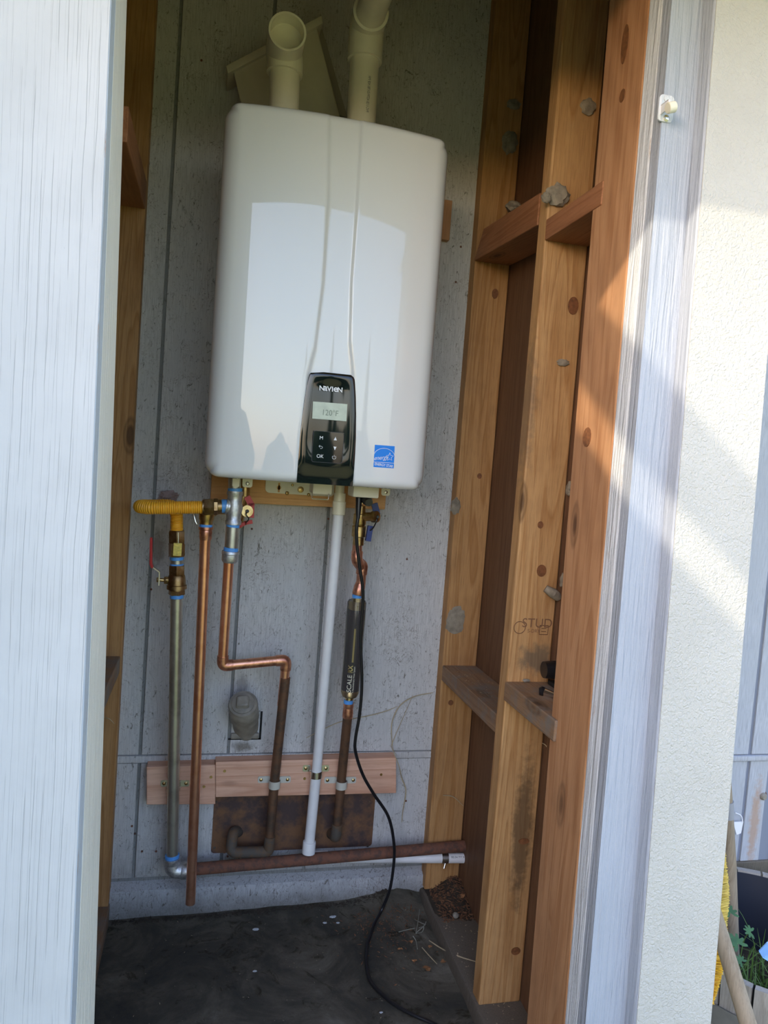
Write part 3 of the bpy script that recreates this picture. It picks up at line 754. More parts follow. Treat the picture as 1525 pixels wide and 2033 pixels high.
def ptext(txt, px, py, size, mat, par, name, yo=.0012, sx=1.0, bold=0, base=None):
    p = pan(px, py); bm = text_bm(txt, size, bold=bold)
    f_ = base or PY
    place(bm, lambda c: Vector((p.x+c.x*sx, f_(p.x+c.x*sx)-yo, p.z+c.y)))
    return mk(name, bm, mat, par, False)
bm = bmesh.new(); p = pan(499, 369)
for ch, cx_, sc_ in (('N', -.0173, 1), ('a', -.0108, 1.36), ('V', -.0040, .98), ('I', .0018, 1), ('e', .0078, 1.36), ('N', .0155, 1)):
    tb = text_bm(ch, .0128*sc_, bold=.00035); xs_ = [v.co.x for v in tb.verts]; zs3 = [v.co.y for v in tb.verts]; mx = (min(xs_)+max(xs_))/2
    for v in tb.verts: v.co = Vector((v.co.x-mx+cx_, v.co.y-min(zs3), 0))
    tmp_ = bpy.data.meshes.new('t'); tb.to_mesh(tmp_); tb.free(); bm.from_mesh(tmp_); bpy.data.meshes.remove(tmp_)
place(bm, lambda c: Vector((p.x+c.x*1.08, PY(p.x+c.x)-.0012, p.z-.0045+c.y)))
mk('brand_lettering', bm, M['ink_white'], panel, False)
mk('display', quad_slab([(313, 493), (660, 520), (650, 693), (305, 665)], .002, .0008), M['lcd'], panel, True)
ptext('120°F', 485, 612, .0155, M['lcd_ink'], panel, 'display_digits', .0012, .9)
mk('keypad', quad_slab([(318, 788), (628, 812), (605, 1120), (298, 1102)], .002, .0007), M['black_gloss'], panel, True)
def ring(bm, c4, r):
    P4 = [pan(*c) for c in c4]; P4 = [Vector((p.x, PY(p.x)-.0012, p.z)) for p in P4]
    q = fillet([P4[0].lerp(P4[1], .5)]+[P4[1], P4[2], P4[3], P4[0]]+[P4[0].lerp(P4[1], .5)], .005, 4); tube(bm, q, r, 6, False); return bm
mk('keypad_rim', ring(bmesh.new(), [(318, 788), (628, 812), (605, 1120), (298, 1102)], .0004), simple('dark_rim', (.10, .10, .11), .3), panel)
for t, x, y in (('M', 397, 862), ('OK', 384, 1047)): ptext(t, x, y, .0095, M['ink_white'], panel, 'key_symbol', .0012)
def psym(px, py, pts2, closed=True):
    p = pan(px, py); bm = bmesh.new()
    vs = [bm.verts.new((p.x+a, PY(p.x)-.0018, p.z+b_)) for a, b_ in pts2]; bm.faces.new(vs); mk('key_symbol', bm, M['ink_white'], panel, False)
psym(538, 870, [(-.003, -.003), (.003, -.003), (0, .004)]); psym(533, 965, [(-.003, .003), (0, -.004), (.003, .003)])
def pline(px, py, pts2, r=.0004, mat=None, par=None, name='key_symbol', f_=None):
    p = pan(px, py); f_ = f_ or PY
    bm = bmesh.new(); tube(bm, [(p.x+a, f_(p.x+a)-.0013, p.z+b_) for a, b_ in pts2], r, 5); return mk(name, bm, mat or M['ink_white'], par or panel)
pline(392, 952, [(-.0035, .0012), (.001, .0012), (.003, 0), (.003, -.002), (.001, -.0032), (-.001, -.0032)])
pline(388, 946, [(-.001, .0022), (-.003, 0), (-.001, -.002)])
pline(525, 1057, [(.0035*math.sin(math.radians(a)), .0035*math.cos(math.radians(a))) for a in range(35, 330, 20)])
pline(525, 1057, [(0, .0045), (0, .0005)])
# energy sticker
FY = lambda x: Yf(x)-.0004
sx4 = [(937, 930), (1138, 945), (1128, 1168), (923, 1155)]
def cov(px, py): return onf(560+px/s_, 700+py/s_, .0006)
P4 = [cov(*c) for c in sx4]; bm = bmesh.new(); R_ = []
for j in range(7):
    row = []
    for i in range(7):
        p = P4[0].lerp(P4[1], i/6).lerp(P4[3].lerp(P4[2], i/6), j/6); row.append(bm.verts.new((p.x, Yf(p.x)-.0006, p.z)))
    R_.append(row)
for j in range(6):
    for i in range(6): bm.faces.new((R_[j][i], R_[j][i+1], R_[j+1][i+1], R_[j+1][i]))
stk = mk('rating_sticker', bm, M['sticker'], heater, False, label='blue energy rating sticker')
P4c = P4
def su(u, v_):
    p = P4c[0].lerp(P4c[1], u).lerp(P4c[3].lerp(P4c[2], u), v_); return Vector((p.x, Yf(p.x)-.0010, p.z))
def sline(uv, r=.00045): 
    bm = bmesh.new(); tube(bm, [su(*q) for q in uv], r, 5); mk('sticker_print', bm, M['ink_white'], stk)
sline([(0.5+.52*math.cos(math.radians(a)), .50-.37*math.sin(math.radians(a))) for a in range(-8, 190, 9)], .0005)
sline([(0, .77), (1, .77)], .0005)
sp_ = []
for k in range(11):
    a = math.radians(-90+36*k); r_ = .19 if k % 2 == 0 else .085; sp_.append((.77+r_*math.cos(a), .50+r_*math.sin(a)))
sline(sp_, .0005)
def stext(t, u, v_, size, sx=1.0, shear=0, bold=0, slope=0):
    p = su(u, v_); bm = text_bm(t, size, bold=bold)
    place(bm, lambda c: Vector((p.x+(c.x+c.y*shear)*sx, Yf(p.x+c.x*sx)-.0012, p.z+c.y+slope*c.x))); mk('sticker_print', bm, M['ink_white'], stk, False)
stext('energy', .36, .56, .0125, .85, .35, 0, .12); stext('ENERGY STAR', .50, .89, .0072, .85, 0, .0001, -.05)
# thin seam line at panel foot, underside tabs, fittings under the case
HB = HZ0
def ux(px, Y=-.2): return at(px, 960, Y)
tabs = root('x', (0, 0, 0), '', '') if False else None
for a, b_, ya in ((481, 501, 964), (757, 774, 981)):
    p0 = at(a, ya, -.185); p1 = at(b_, ya, -.185)
    bm = bmesh.new(); prism(bm, rrect(p0.x, p1.x, p0.z-.003, HB+.01, .005, -.186), (0, .0025, 0)); t_ = mk('mounting_tab', bm, M['ivory'], heater, True)
    c_ = Vector(((p0.x+p1.x)/2, -.1865, p0.z+.005)); bm = bmesh.new(); lathe(bm, c_, c_+Vector((0, -.003, 0)), [(0, .0045), (.6, .004), (1, .002)], 12)
    s__ = mk('screw', bm, M['zinc'], t_)
# cable entry box, condensate trap, gas stub
p0 = at(696, 968, -.20); p1 = at(745, 988, -.20)
mk('wiring_box', B((p0.x, -.235, p1.z), (p1.x, -.17, HB+.01), .003), M['ivory'], heater, True, label='ivory wiring box under the case')
p0 = at(618, 960, -.17); p1 = at(655, 982, -.17)
tr = mk('condensate_trap', B((p0.x, -.20, p1.z), (p1.x, -.14, HB+.01), .004), M['ivory'], heater, True, label='ivory drain trap cap')
bm = bmesh.new(); a = at(620, 979, -.205); b_ = at(653, 981, -.205); dz = Vector((0, 0, -.012))
tube(bm, fillet([a+Vector((0, .03, .002)), a, a+dz, b_+dz, b_, b_+Vector((0, .03, .002))], .003, 4), .0011, 8); mk('wire_bail', bm, M['zinc'], tr)
p = at(465, 950, -.19); 
bm = bmesh.new(); q = at(466, 970, -.19); lathe(bm, Vector((p.x, -.19, HB+.01)), q, [(0, .013), (1, .013)], 24); mk('gas_inlet', bm, M['steel'], heater)
p = at(676, 966, -.13); q = at(674, 982, -.13); bm = bmesh.new(); cyl(bm, (q.x, q.y, HB+.02), q, .0105); mk('drain_outlet', bm, M['pvc_cream'], heater)
for px, Y_ in ((484, -.10), (717, -.13)):
    q = at(px, 1000, Y_); bm = bmesh.new(); cyl(bm, (q.x, q.y, HB+.02), q, .012); mk('water_port', bm, M['brass'], heater)
for a in (463, 468, 474, 479, 505, 596, 600, 665, 671, 677, 683, 730, 752, 758, 766, 773):
    p = at(a, 955+(a-460)*.055, -.29); mk('vent_slot', B((p.x-.0022, -.292, HB-.0015), (p.x+.0022, -.284, HB+.003)), M['dark'], heater, False)
# vent collars on top
for px, Y_ in ((566, -.21), (719, -.19)):
    q = at(px, 230, Y_); bm = bmesh.new(); lathe(bm, (q.x, Y_, HZ1-.01), (q.x, Y_, HZ1+.02), [(0, .040), (.6, .040), (1, .034)], 32); mk('vent_collar', bm, M['case'], heater)

# mounting boards behind the heater and the white bracket
p0 = at(417, 1000, -.03); p1 = at(765, 1012, -.038); zlo = at(504, 1002, -.038).z; 
mk('mounting_board', hexa(bmesh.new(), [(p0.x, -.0005, zlo+.001), (p1.x, -.0005, p1.z), (p1.x, -.036, p1.z), (p0.x, -.036, zlo+.001), (p0.x, -.0005, zlo+.09), (p1.x, -.0005, p1.z+.09), (p1.x, -.036, p1.z+.09), (p0.x, -.036, zlo+.09)], .002), M['gold_fir'], None, False,
   'golden fir board screwed to the wall under the heater, behind the valves', 'board')
p0 = at(888, 476, -.02); p1 = at(899, 398, -.02)
mk('mounting_board', B((.12, -.0185, p0.z), (p1.x, -.0005, p1.z), .001), M['post'], None, False, 'brown board behind the heater, its end peeping out on the right', 'board')
a0 = at(528, 955, -.042); a1 = at(663, 990, -.042)
br = root('wall_bracket', (a0.x, -.038, a1.z), 'ivory steel mounting bracket with keyhole slot screwed to the board below the heater', 'bracket')
bm = bmesh.new(); prism(bm, rrect(a0.x, a1.x, a1.z+.004, a1.z+.09, .010, -.0365), (0, -.0025, 0)); mk('plate', bm, M['ivory'], br, True)
mk('lip', B((a0.x+.01, -.052, a1.z+.086), (a1.x-.01, -.037, a1.z+.09)), M['ivory'], br, False)
for px, py, r_ in ((570, 979, .0045), (597, 972, .0075), (581, 963, .003), (613, 982, .004)):
    c_ = at(px, py, -.040); bm = bmesh.new(); lathe(bm, (c_.x, -.0385, c_.z), (c_.x, -.0415, c_.z), [(0, r_), (.5, r_), (1, r_*.5)], 14); mk('screw', bm, M['brass'], br)
c_ = at(554, 968, -.0395); bm = bmesh.new()
prism(bm, [(c_.x+.005*math.cos(k*math.pi/6), -.0391, c_.z+.005*math.sin(k*math.pi/6)) for k in range(12)], (0, -.0003, 0)); box(bm, (c_.x-.0022, -.0394, c_.z-.011), (c_.x+.0022, -.0391, c_.z+.011)); mk('keyhole_slot', bm, M['gold_fir'], br, False)

# ================================================================ VENT PIPES
def PVCpipe(name, label, pts): pass
ex = at(566, 190, -.21)
t = root('exhaust_pipe', (ex.x, -.21, HZ1), 'short cream PVC vent elbow, open mouth facing out, on the heater top', 'vent pipe')
mth = at(571, 62, -.285); bend = Vector((mth.x, -.21, mth.z))
base = Vector((ex.x+.001, -.21, HZ1+.012))
pb = at(565, 148, -.21)
bm = bmesh.new(); cyl(bm, base, Vector((pb.x, -.21, pb.z+.012)), .0302, 36); mk('pipe', bm, M['pvc_cream'], t)
bm = bmesh.new()
R0 = .0362
path = fillet([Vector((pb.x, -.21, pb.z)), Vector((pb.x, -.21, pb.z+.022)), bend, Vector((mth.x, mth.y, mth.z))], .045, 12)
tube(bm, path, R0, 40, False)
inner = list(path)[::1]
# hollow mouth: inner wall
n0 = len(path); 
tube(bm, list(reversed(path[-9:])), R0-.004, 40, False)
x_, y_ = frame(path[-1]-path[-2])
# rim ring and inner stop ring
def annulus(bm, c, d, ro, ri, seg=40):
    x, y = frame(d); A = [bm.verts.new(c+(x*math.cos(k*2*math.pi/seg)+y*math.sin(k*2*math.pi/seg))*ro) for k in range(seg)]
    Bq = [bm.verts.new(c+(x*math.cos(k*2*math.pi/seg)+y*math.sin(k*2*math.pi/seg))*ri) for k in range(seg)]
    for k in range(seg): bm.faces.new((A[k], A[(k+1) % seg], Bq[(k+1) % seg], Bq[k]))
dv = Vector((0, -1, 0))
annulus(bm, path[-1], dv, R0, R0-.004)
annulus(bm, path[-1]+Vector((0, .034, 0)), dv, R0-.003, R0-.007)
annulus(bm, path[0], Vector((0, 0, 1)), R0, .029)
mk('elbow', bm, M['pvc_cream'], t)
bm = bmesh.new(); cyl(bm, path[-1]+Vector((0, .034, 0)), path[-1]+Vector((0, .034, -.0)) + Vector((0, .02, 0)), R0-.0065, 32); mk('elbow_bore', bm, M['pvc_cream'], t)

ix = at(719, 225, -.19)
t = root('intake_pipe', (ix.x, -.19, HZ1), 'tall cream PVC vent pipe with black print, on the heater top right', 'vent pipe')
sk0 = at(724, 122, -.19); sk1 = at(735, 35, -.20); out1 = at(764, -60, -.40)
bm = bmesh.new(); cyl(bm, (ix.x, -.19, HZ1+.012), (sk0.x, -.19, sk0.z+.01), .0302, 36); ip = mk('pipe', bm, M['pvc_cream'], t)
bend = Vector((sk1.x-.004, -.19, sk1.z-.01)); dd = (out1-bend).normalized()
path = fillet([Vector((sk0.x, -.19, sk0.z)), bend, bend+dd*.055], .03, 10)
bm = bmesh.new(); tube(bm, path, .0362, 40, False); annulus(bm, path[-1], dd, .0362, .0305); annulus(bm, path[0], Vector((0, 0, 1)), .0362, .029); mk('elbow', bm, M['pvc_cream'], t)
bm = bmesh.new(); cyl(bm, bend+dd*.02, bend+dd*.36, .0302, 36); mk('upper_pipe', bm, M['pvc_cream'], t)
bm = text_bm('PVC-1120 ASTM-D1785 NSF PW', .0085); pc = at(724, 185, -.22)
def wraptext(c):
    ang = (c.y)/.0303+math.radians(-78); return Vector((ix.x+.0306*math.cos(ang)+(sk0.x-ix.x)*.5, -.19+.0306*math.sin(ang), pc.z+c.x*.62))
place(bm, wraptext); mk('print', bm, M['ink_black'], ip, False)

# sheet metal hood behind
hd = root('wall_vent_cover', (.2, 0, 1.8), 'tilted cream sheet-metal vent cover on the wall behind the exhaust elbow', 'vent cover')
Yh = -.075
f4 = [at(463, 140, Yh), at(628, 50, Yh), at(676, 235, Yh), at(485, 235, Yh)]
b4 = [Vector((p.x+.012, -.001, p.z)) for p in f4]
mk('cover_box', hexa(bmesh.new(), [f4[3], f4[2], b4[2], b4[3], f4[0], f4[1], b4[1], b4[0]], .003), M['hood'], hd, True)
a, b_ = at(449, 130, Yh-.01), at(639, 30, Yh-.01); d_ = Vector((0, 0, -.0))
lo = Vector((.004, 0, -.016))
mk('top_flange', hexa(bmesh.new(), [a+lo, b_+lo, Vector((b_.x+lo.x, -.001, b_.z+lo.z)), Vector((a.x+lo.x, -.001, a.z+lo.z)), a, b_, Vector((b_.x, -.001, b_.z)), Vector((a.x, -.001, a.z))], .002), M['hood'], hd, True)
a, b_ = at(640, 58, -.02), at(690, 232, -.02)
mk('side_flange', hexa(bmesh.new(), [b_+Vector((-.03, 0, 0)), b_, Vector((b_.x, -.001, b_.z)), Vector((b_.x-.03, -.001, b_.z)), a+Vector((-.03, 0, 0)), a, Vector((a.x, -.001, a.z)), Vector((a.x-.03, -.001, a.z))], .001), simple('shaded_flange_grey', (.34, .32, .27), .6), hd, False)  # strip beside the cover, shade put into its darker grey

# ================================================================ GAS LINE
YG = -.19
def P(x, y, Y): return at(x, y, Y)
k_ = lambda Y: (1.785+Y)*1.0/1478.5
t = root('gas_tee', P(463, 1116, YG), 'galvanised pipe tee with capped drip leg under the left of the heater', 'pipe tee')
a, b_ = P(467, 975, YG), P(463, 1041, YG); r_ = 14.5*k_(YG)
bm = bmesh.new(); lathe(bm, a, b_, [(0, r_*1.06), (.10, r_*1.08), (.14, r_*.96), (.3, r_*.98), (.5, r_*1.16), (.7, r_*.98), (.86, r_*.96), (.9, r_*1.08), (1, r_*1.06)], 28)
c_ = a.lerp(b_, .5); l_ = P(449, 1005, YG); lathe(bm, c_, l_, [(0, r_*1.0), (.75, r_*.98), (.8, r_*1.06), (1, r_*1.06)], 28)
mk('tee_body', bm, M['malleable'], t)
for u, v_, rr in ((P(467, 969, YG), P(467, 976, YG), 14.2), (P(463, 1040, YG), P(462, 1047, YG), 13.0), (P(459, 1087, YG), P(458, 1095, YG), 14.2), (P(451, 1005, YG), P(440, 1005, YG), 13.5)):
    bm = bmesh.new(); cyl(bm, u, v_, rr*k_(YG), 24, .001); mk('thread_sealant', bm, M['tape'], t)
bm = bmesh.new(); cyl(bm, P(462, 1045, YG), P(459, 1090, YG), 12.6*k_(YG)); mk('nipple', bm, M['steel'], t)
bm = bmesh.new(); r_ = 17.3*k_(YG); lathe(bm, P(458, 1094, YG), P(456, 1117, YG), [(0, r_*.96), (.04, r_), (.25, r_), (.3, r_*.93), (.8, r_*.93), (1, r_*.75)], 28); mk('pipe_cap', bm, M['malleable'], t)
# tag on inlet
p0, p1 = P(462, 951, -.207), P(475, 969, -.207)
bm = bmesh.new(); prism(bm, [(p0.x, -.207, p0.z+.004), (p1.x, -.207, p0.z+.004), (p1.x, -.207, p1.z+.004), ((p0.x+p1.x)/2, -.207, p1.z-.002), (p0.x, -.207, p1.z+.004)], (0, .0012, 0))
tg = mk('paper_tag', bm, M['ivory'], None, False, 'small pointed ivory tag on the gas inlet above the tee', 'tag')

# flexible yellow connector
t = root('gas_flex_connector', P(350, 1053, -.13), 'yellow corrugated flexible gas connector looping to brass nuts', 'gas hose')
YH = -.19; YV = -.115
A = [P(404, 1007, YH), P(360, 1007.5, YH), P(318, 1008, YH), P(297, 1008, YH+.003)]
lp = P(291, 1008, YH)
pts = A+[Vector((lp.x-.014, YH+.018, lp.z)), Vector((lp.x-.010, YH+.045, lp.z)), Vector((lp.x+.014, YH+.066, lp.z)), P(325, 1003, YH+.072), P(342, 1006, YV-.002), P(350, 1020, YV), P(351, 1036, YV), P(351, 1056, YV)]
sp = spline(pts, 26)
# resample by arc length, corrugate
Ls = [0]
for a, b_ in zip(sp[:-1], sp[1:]): Ls.append(Ls[-1]+(b_-a).length)
N_ = 620; rs = []; j = 0
for i in range(N_+1):
    s0 = Ls[-1]*i/N_
    while j < len(Ls)-2 and Ls[j+1] < s0: j += 1
    rs.append(sp[j].lerp(sp[j+1], (s0-Ls[j])/max(1e-9, Ls[j+1]-Ls[j])))
pitch = .0043; rr = []
for i in range(N_+1):
    ph = (Ls[-1]*i/N_) % pitch/pitch; rr.append(.0116+.0022*max(0, math.sin(ph*math.pi))**.6)
bm = bmesh.new(); tube(bm, rs, rr, 20); mk('corrugated_hose', bm, M['yellow'], t, True, sharp=70)
bm = bmesh.new(); hexnut(bm, P(404, 1007, YH), P(424, 1006, YH), 17.5*k_(YH)); cyl(bm, P(402, 1007, YH), P(406, 1007, YH), 15*k_(YH)); mk('flare_nut', bm, M['bronze'], t)
bm = bmesh.new(); hexnut(bm, P(424, 1006, YH), P(433, 1006, YH), 16*k_(YH), .4); cyl(bm, P(432, 1006, YH), P(441, 1005, YH), 13*k_(YH)); mk('flare_adapter', bm, M['bronze'], t)
bm = bmesh.new(); hexnut(bm, P(351, 1053, YV), P(351, 1078, YV), 16.5*k_(YV), .5); mk('flare_nut', bm, M['bronze'], t)
bm = bmesh.new(); hexnut(bm, P(351, 1078, YV), P(351, 1105, YV), 15.5*k_(YV), .2); mk('flare_adapter', bm, M['bronze'], t)
p0, p1 = P(345, 1078, YV-.018), P(360, 1104, YV-.018)
bm = bmesh.new(); box(bm, (p0.x, YV-.0185, p1.z), (p1.x, YV-.0172, p0.z)); tg = mk('yellow_tag', bm, M['yellow_tag'], t, False)
bm = bmesh.new(); tube(bm, [P(354, 1057, YV-.019), P(354, 1078, YV-.019)], .001, 6); mk('tag_wire', bm, M['zinc'], t)

# shutoff valve
YV2 = -.108
t = root('gas_shutoff_valve', P(351, 1182, YV2), 'brass gas ball valve with red lever handle on the left riser', 'valve')
for a, b_, r_ in ((1104, 1112, 13.2), (1119, 1123, 13), (1180, 1188, 13)):
    bm = bmesh.new(); cyl(bm, P(351, a, YV2), P(351, b_, YV2), r_*k_(YV2), 24, .001); mk('thread_sealant', bm, M['tape'], t)
bm = bmesh.new(); cyl(bm, P(351, 1110, YV2), P(351, 1121, YV2), 11.8*k_(YV2)); mk('nipple', bm, M['steel'], t)
K = k_(YV2)
bm = bmesh.new(); hexnut(bm, P(351, 1122, YV2), P(351, 1142, YV2), 16*K, .5)
lathe(bm, P(351, 1140, YV2), P(351, 1172, YV2), [(0, 13*K), (.08, 15.5*K), (.35, 17*K), (.65, 17*K), (.68, 19*K), (.9, 19*K), (.93, 15*K), (1, 15*K)], 28); hexnut(bm, P(351, 1171, YV2), P(351, 1181, YV2), 15.5*K, .2)
vb = mk('valve_body', bm, M['bronze'], t)
bm = bmesh.new(); cyl(bm, P(350, 1152, YV2), P(330, 1152, YV2), 7*K); hexnut(bm, P(334, 1152, YV2), P(326, 1152, YV2), 7.5*K); cyl(bm, P(328, 1152, YV2), P(314, 1151, YV2), 3.6*K); hexnut(bm, P(315, 1151, YV2), P(311, 1151, YV2), 4.8*K); mk('stem', bm, M['brass'], t)
def strap_path(bm, pts, w, th):
    pts = [Vector(p) for p in pts]
    for a, b_ in zip(pts[:-1], pts[1:]):
        d = (b_-a).normalized(); nx = Vector((0, 1, 0)); s = d.cross(nx).normalized()*th/2; e = d*th*.3
        hexa(bm, [a-e-s-nx*w/2, a-e+s-nx*w/2, a-e+s+nx*w/2, a-e-s+nx*w/2, b_+e-s-nx*w/2, b_+e+s-nx*w/2, b_+e+s+nx*w/2, b_+e-s+nx*w/2])
    return bm
mk('lever', strap_path(bmesh.new(), [P(316, 1161, YV2), P(317, 1135, YV2), P(303, 1125, YV2), P(301, 1118, YV2)], .014, .0022), M['zinc'], t, False)
bm = strap_path(bmesh.new(), [P(302.5, 1126, YV2), P(300, 1119, YV2), P(300.5, 1068, YV2)], .017, .0052); bmesh.ops.bevel(bm, geom=bm.edges[:], offset=.0012, segments=2, affect='EDGES'); mk('lever_grip', bm, M['red'], t, True)

# riser, elbow, rusty pipe
YB = -.053
t = root('gas_riser', P(342, 1735, YB), 'galvanised steel gas riser standing left of the copper pipes, elbow at its foot', 'pipe')
bm = bmesh.new(); cyl(bm, P(351, 1186, YV2), P(342, 1703, YB), .01335, 32); mk('pipe', bm, M['steel'], t)
bm = bmesh.new(); cyl(bm, P(342, 1696, YB), P(342, 1705, YB), 14*k_(YB), 24, .001); mk('thread_sealant', bm, M['tape'], t)
K = k_(YB); ce = P(342, 1728, YB); ce.z += .0; e1 = P(342, 1702, YB); e2 = P(371, 1728, YB)
path = fillet([e1, ce, e2], .022, 10); bm = bmesh.new(); tube(bm, path, 15.5*K, 28)
lathe(bm, e1, e1+(ce-e1)*.45, [(0, 17.2*K), (.8, 17.2*K), (1, 15.5*K)], 28); lathe(bm, e2, e2+(ce-e2)*.4, [(0, 17*K), (.8, 17*K), (1, 15.5*K)], 28); mk('elbow', bm, M['malleable'], t)
t = root('rusty_gas_pipe', P(660, 1720, YB), 'long rusty iron pipe running low across the wall to the right corner', 'pipe')
a = P(368, 1727, YB); b_ = P(950, 1677, YB-.002)
bm = bmesh.new(); cyl(bm, a, a.lerp(b_, .955), .0140, 32); mk('pipe', bm, M['rust'], t)
bm = bmesh.new(); cyl(bm, a.lerp(b_, .952), b_, .0138, 32); mk('pipe_end', bm, M['rust_end'], t)

# ================================================================ HOT SIDE, RELIEF PIPE
YC = -.150
t = root('relief_valve', P(410, 1040, YC), 'brass pressure relief valve with small lever, behind the hose nuts', 'valve')
K = k_(YC)
bm = bmesh.new(); lathe(bm, P(411, 1018, YC), P(409, 1041, YC), [(0, 15*K), (.55, 14.5*K), (.7, 12.5*K), (1, 12.5*K)], 24); lathe(bm, P(403, 1012, YC+.01), P(474, 1010, YC+.03), [(0, 8*K), (.05, 15*K), (.3, 15*K), (.4, 11*K), (1, 11*K)], 24); mk('valve_body', bm, M['brass'], t)
bm = bmesh.new(); cyl(bm, P(409, 1040, YC), P(409, 1047, YC), 12.5*K, 24, .001); mk('thread_sealant', bm, M['tape'], t)
bm = bmesh.new(); tube(bm, [P(390, 1008, YC+.004), P(384, 1020, YC), P(388, 1036, YC), P(391, 1041, YC)], [.0012, .0016, .0022, .0016], 8); mk('test_lever', bm, M['zinc'], t)
t = root('relief_pipe', P(378, 1790, -.06), 'bright copper discharge pipe hanging open-ended in front of the rusty pipe', 'pipe')
ptop = P(407.5, 1068, YC); pbot = P(378, 1793, -.075)
bm = bmesh.new(); lathe(bm, P(409, 1046, YC), P(408, 1072, YC), [(0, 14*K), (.2, 14*K), (.25, 11.5*K), (.45, 12.5*K), (.6, 11.6*K), (.85, 11.9*K), (.9, 11.2*K), (1, 11*K)], 28); mk('adapter', bm, M['copper_dull'], t)
bm = bmesh.new(); d = (pbot-ptop)
tube(bm, [ptop, pbot], .01111, 32, False); tube(bm, [pbot, pbot-d.normalized()*.05], .0100, 32, False); annulus(bm, pbot, d, .01111, .0100, 32)
mk('pipe', bm, M['copper'], t)
# hot isolation valve
YW = -.115
t = root('hot_water_valve', P(488, 1040, YW), 'brass isolation valve with two red handles behind the gas tee', 'valve')
K = k_(YW)
bm = bmesh.new(); cyl(bm, P(484, 985, YW), P(470, 1046, YW), 11*K); a = P(480, 1014, YW); lathe(bm, a, P(491, 1015, -.175), [(0, 10*K), (.7, 10*K), (.75, 11.2*K), (1, 11.2*K)], 24); mk('valve_body', bm, M['brass'], t)
mk('handle', strap_path(bmesh.new(), [P(492, 989, -.16), P(499, 1002, -.16), P(498, 1024, -.16)], .008, .013), M['red'], t, False)
mk('handle', strap_path(bmesh.new(), [P(476, 1044, -.14), P(488, 1038, -.14), P(499, 1036, -.14)], .008, .008), M['red'], t, False)
bm = bmesh.new(); c_ = P(491, 1015, -.177); lathe(bm, c_, c_+Vector((0, -.003, 0)), [(0, .004), (1, .003)], 12); tube(bm, spline([c_, P(489, 1022, -.182), P(494, 1030, -.178), P(489, 1037, -.165)], 5), .0013, 8); mk('tether', bm, M['black'], t)
# hot copper line
YHt = -.125
t = root('hot_water_pipe', P(545, 1560, -.055), 'copper hot water line with a sideways jog, bright above and brown below', 'pipe')
pts = [P(459, 1040, YHt), P(441.5, 1322, -.095), P(568.5, 1310, -.088), P(560, 1400, -.075)]
bm = bmesh.new(); tube(bm, fillet(pts, [0, .016, .016, 0], 10), .01111, 28); mk('upper_pipe', bm, M['copper'], t, label='bright upper copper run')
for i in (1, 2):
    pr, c_, nx_ = pts[i-1], pts[i], pts[i+1]; e = .024
    path = fillet([c_+(pr-c_).normalized()*e, c_, c_+(nx_-c_).normalized()*e], .016, 10); bm = bmesh.new(); tube(bm, path, .0128, 28); mk('elbow', bm, M['copper_dull'], t)
bm = bmesh.new(); q0 = pts[1].lerp(pts[2], .15); q1 = pts[1].lerp(pts[2], .85); cyl(bm, q0, q1, .0113); mk('jog_pipe', bm, M['copper_dull'], t)
low = [P(567, 1345, -.0865), P(545, 1551, -.052), P(533, 1690, -.045), P(458, 1692, -.040), P(463, 1652, -.030), P(472, 1650, .004)]
bm = bmesh.new(); tube(bm, fillet(low, [0, 0.03, .014, .014, .012, 0], 8), .01118, 28); mk('lower_pipe', bm, M['copper_old'], t, label='brown oxidised lower copper run')
bm = bmesh.new(); tube(bm, fillet([P(536, 1660, -.047), P(533, 1690, -.045), P(520, 1691, -.0445)], .014, 8), .0131, 24); mk('elbow', bm, M['copper_grime'], t)
bm = bmesh.new(); tube(bm, fillet([P(522, 1691, -.0445), P(458, 1692, -.040), P(463, 1652, -.030), P(472, 1650, .004)], .015, 8), .0129, 24); mk('elbow', bm, M['copper_grime'], t)

# ================================================================ CONDENSATE PVC
t = root('condensate_pipe', P(615, 1690, -.05), 'white PVC drain pipe running down the middle of the wall', 'pipe')
a, b_ = P(673, 1010, -.13), P(628.5, 1533, -.058)
bm = bmesh.new(); cyl(bm, a, b_, .01170, 28); mk('upper_pipe', bm, M['pvc'], t)
K = k_(-.13)
bm = bmesh.new(); lathe(bm, P(675, 979, -.13), P(672, 1022, -.13), [(0, 11.8*K), (.37, 12*K), (.4, 13.4*K), (.98, 13.4*K), (1, 12.5*K)], 28); mk('coupling', bm, M['pvc_cream'], t)
c_ = P(614, 1676, -.055)
bm = bmesh.new(); cyl(bm, P(628.5, 1530, -.058), c_, .01250, 28); mk('lower_pipe', bm, M['pvc'], t)
bm = bmesh.new(); lathe(bm, P(614.5, 1670, -.055), P(612.5, 1693, -.055), [(0, .0150), (.05, .0158), (1, .0158)], 28); cc = P(603, 1702, -.022); lathe(bm, cc, P(650, 1702, -.022), [(0, .0155), (1, .0155)], 24); mk('tee', bm, M['pvc'], t)
t = root('condensate_drain', P(800, 1712, -.0), 'white PVC drain pipe lying behind and below the rusty pipe', 'pipe')
a, b_ = P(640, 1702, -.022), P(927, 1703.5, -.056)
bm = bmesh.new(); cyl(bm, a, b_, .0125, 28); pp = mk('pipe', bm, M['pvc'], t)
bm = text_bm('00:34 PM 9', .0075); c_ = a.lerp(b_, .925); dx = (b_-a).normalized()
place(bm, lambda c: c_+dx*c.x+Vector((0, -.0126*math.cos((c.y)/.0125+.62), .0126*math.sin((c.y)/.0125+.62)))); mk('print', bm, M['ink_black'], pp, False)
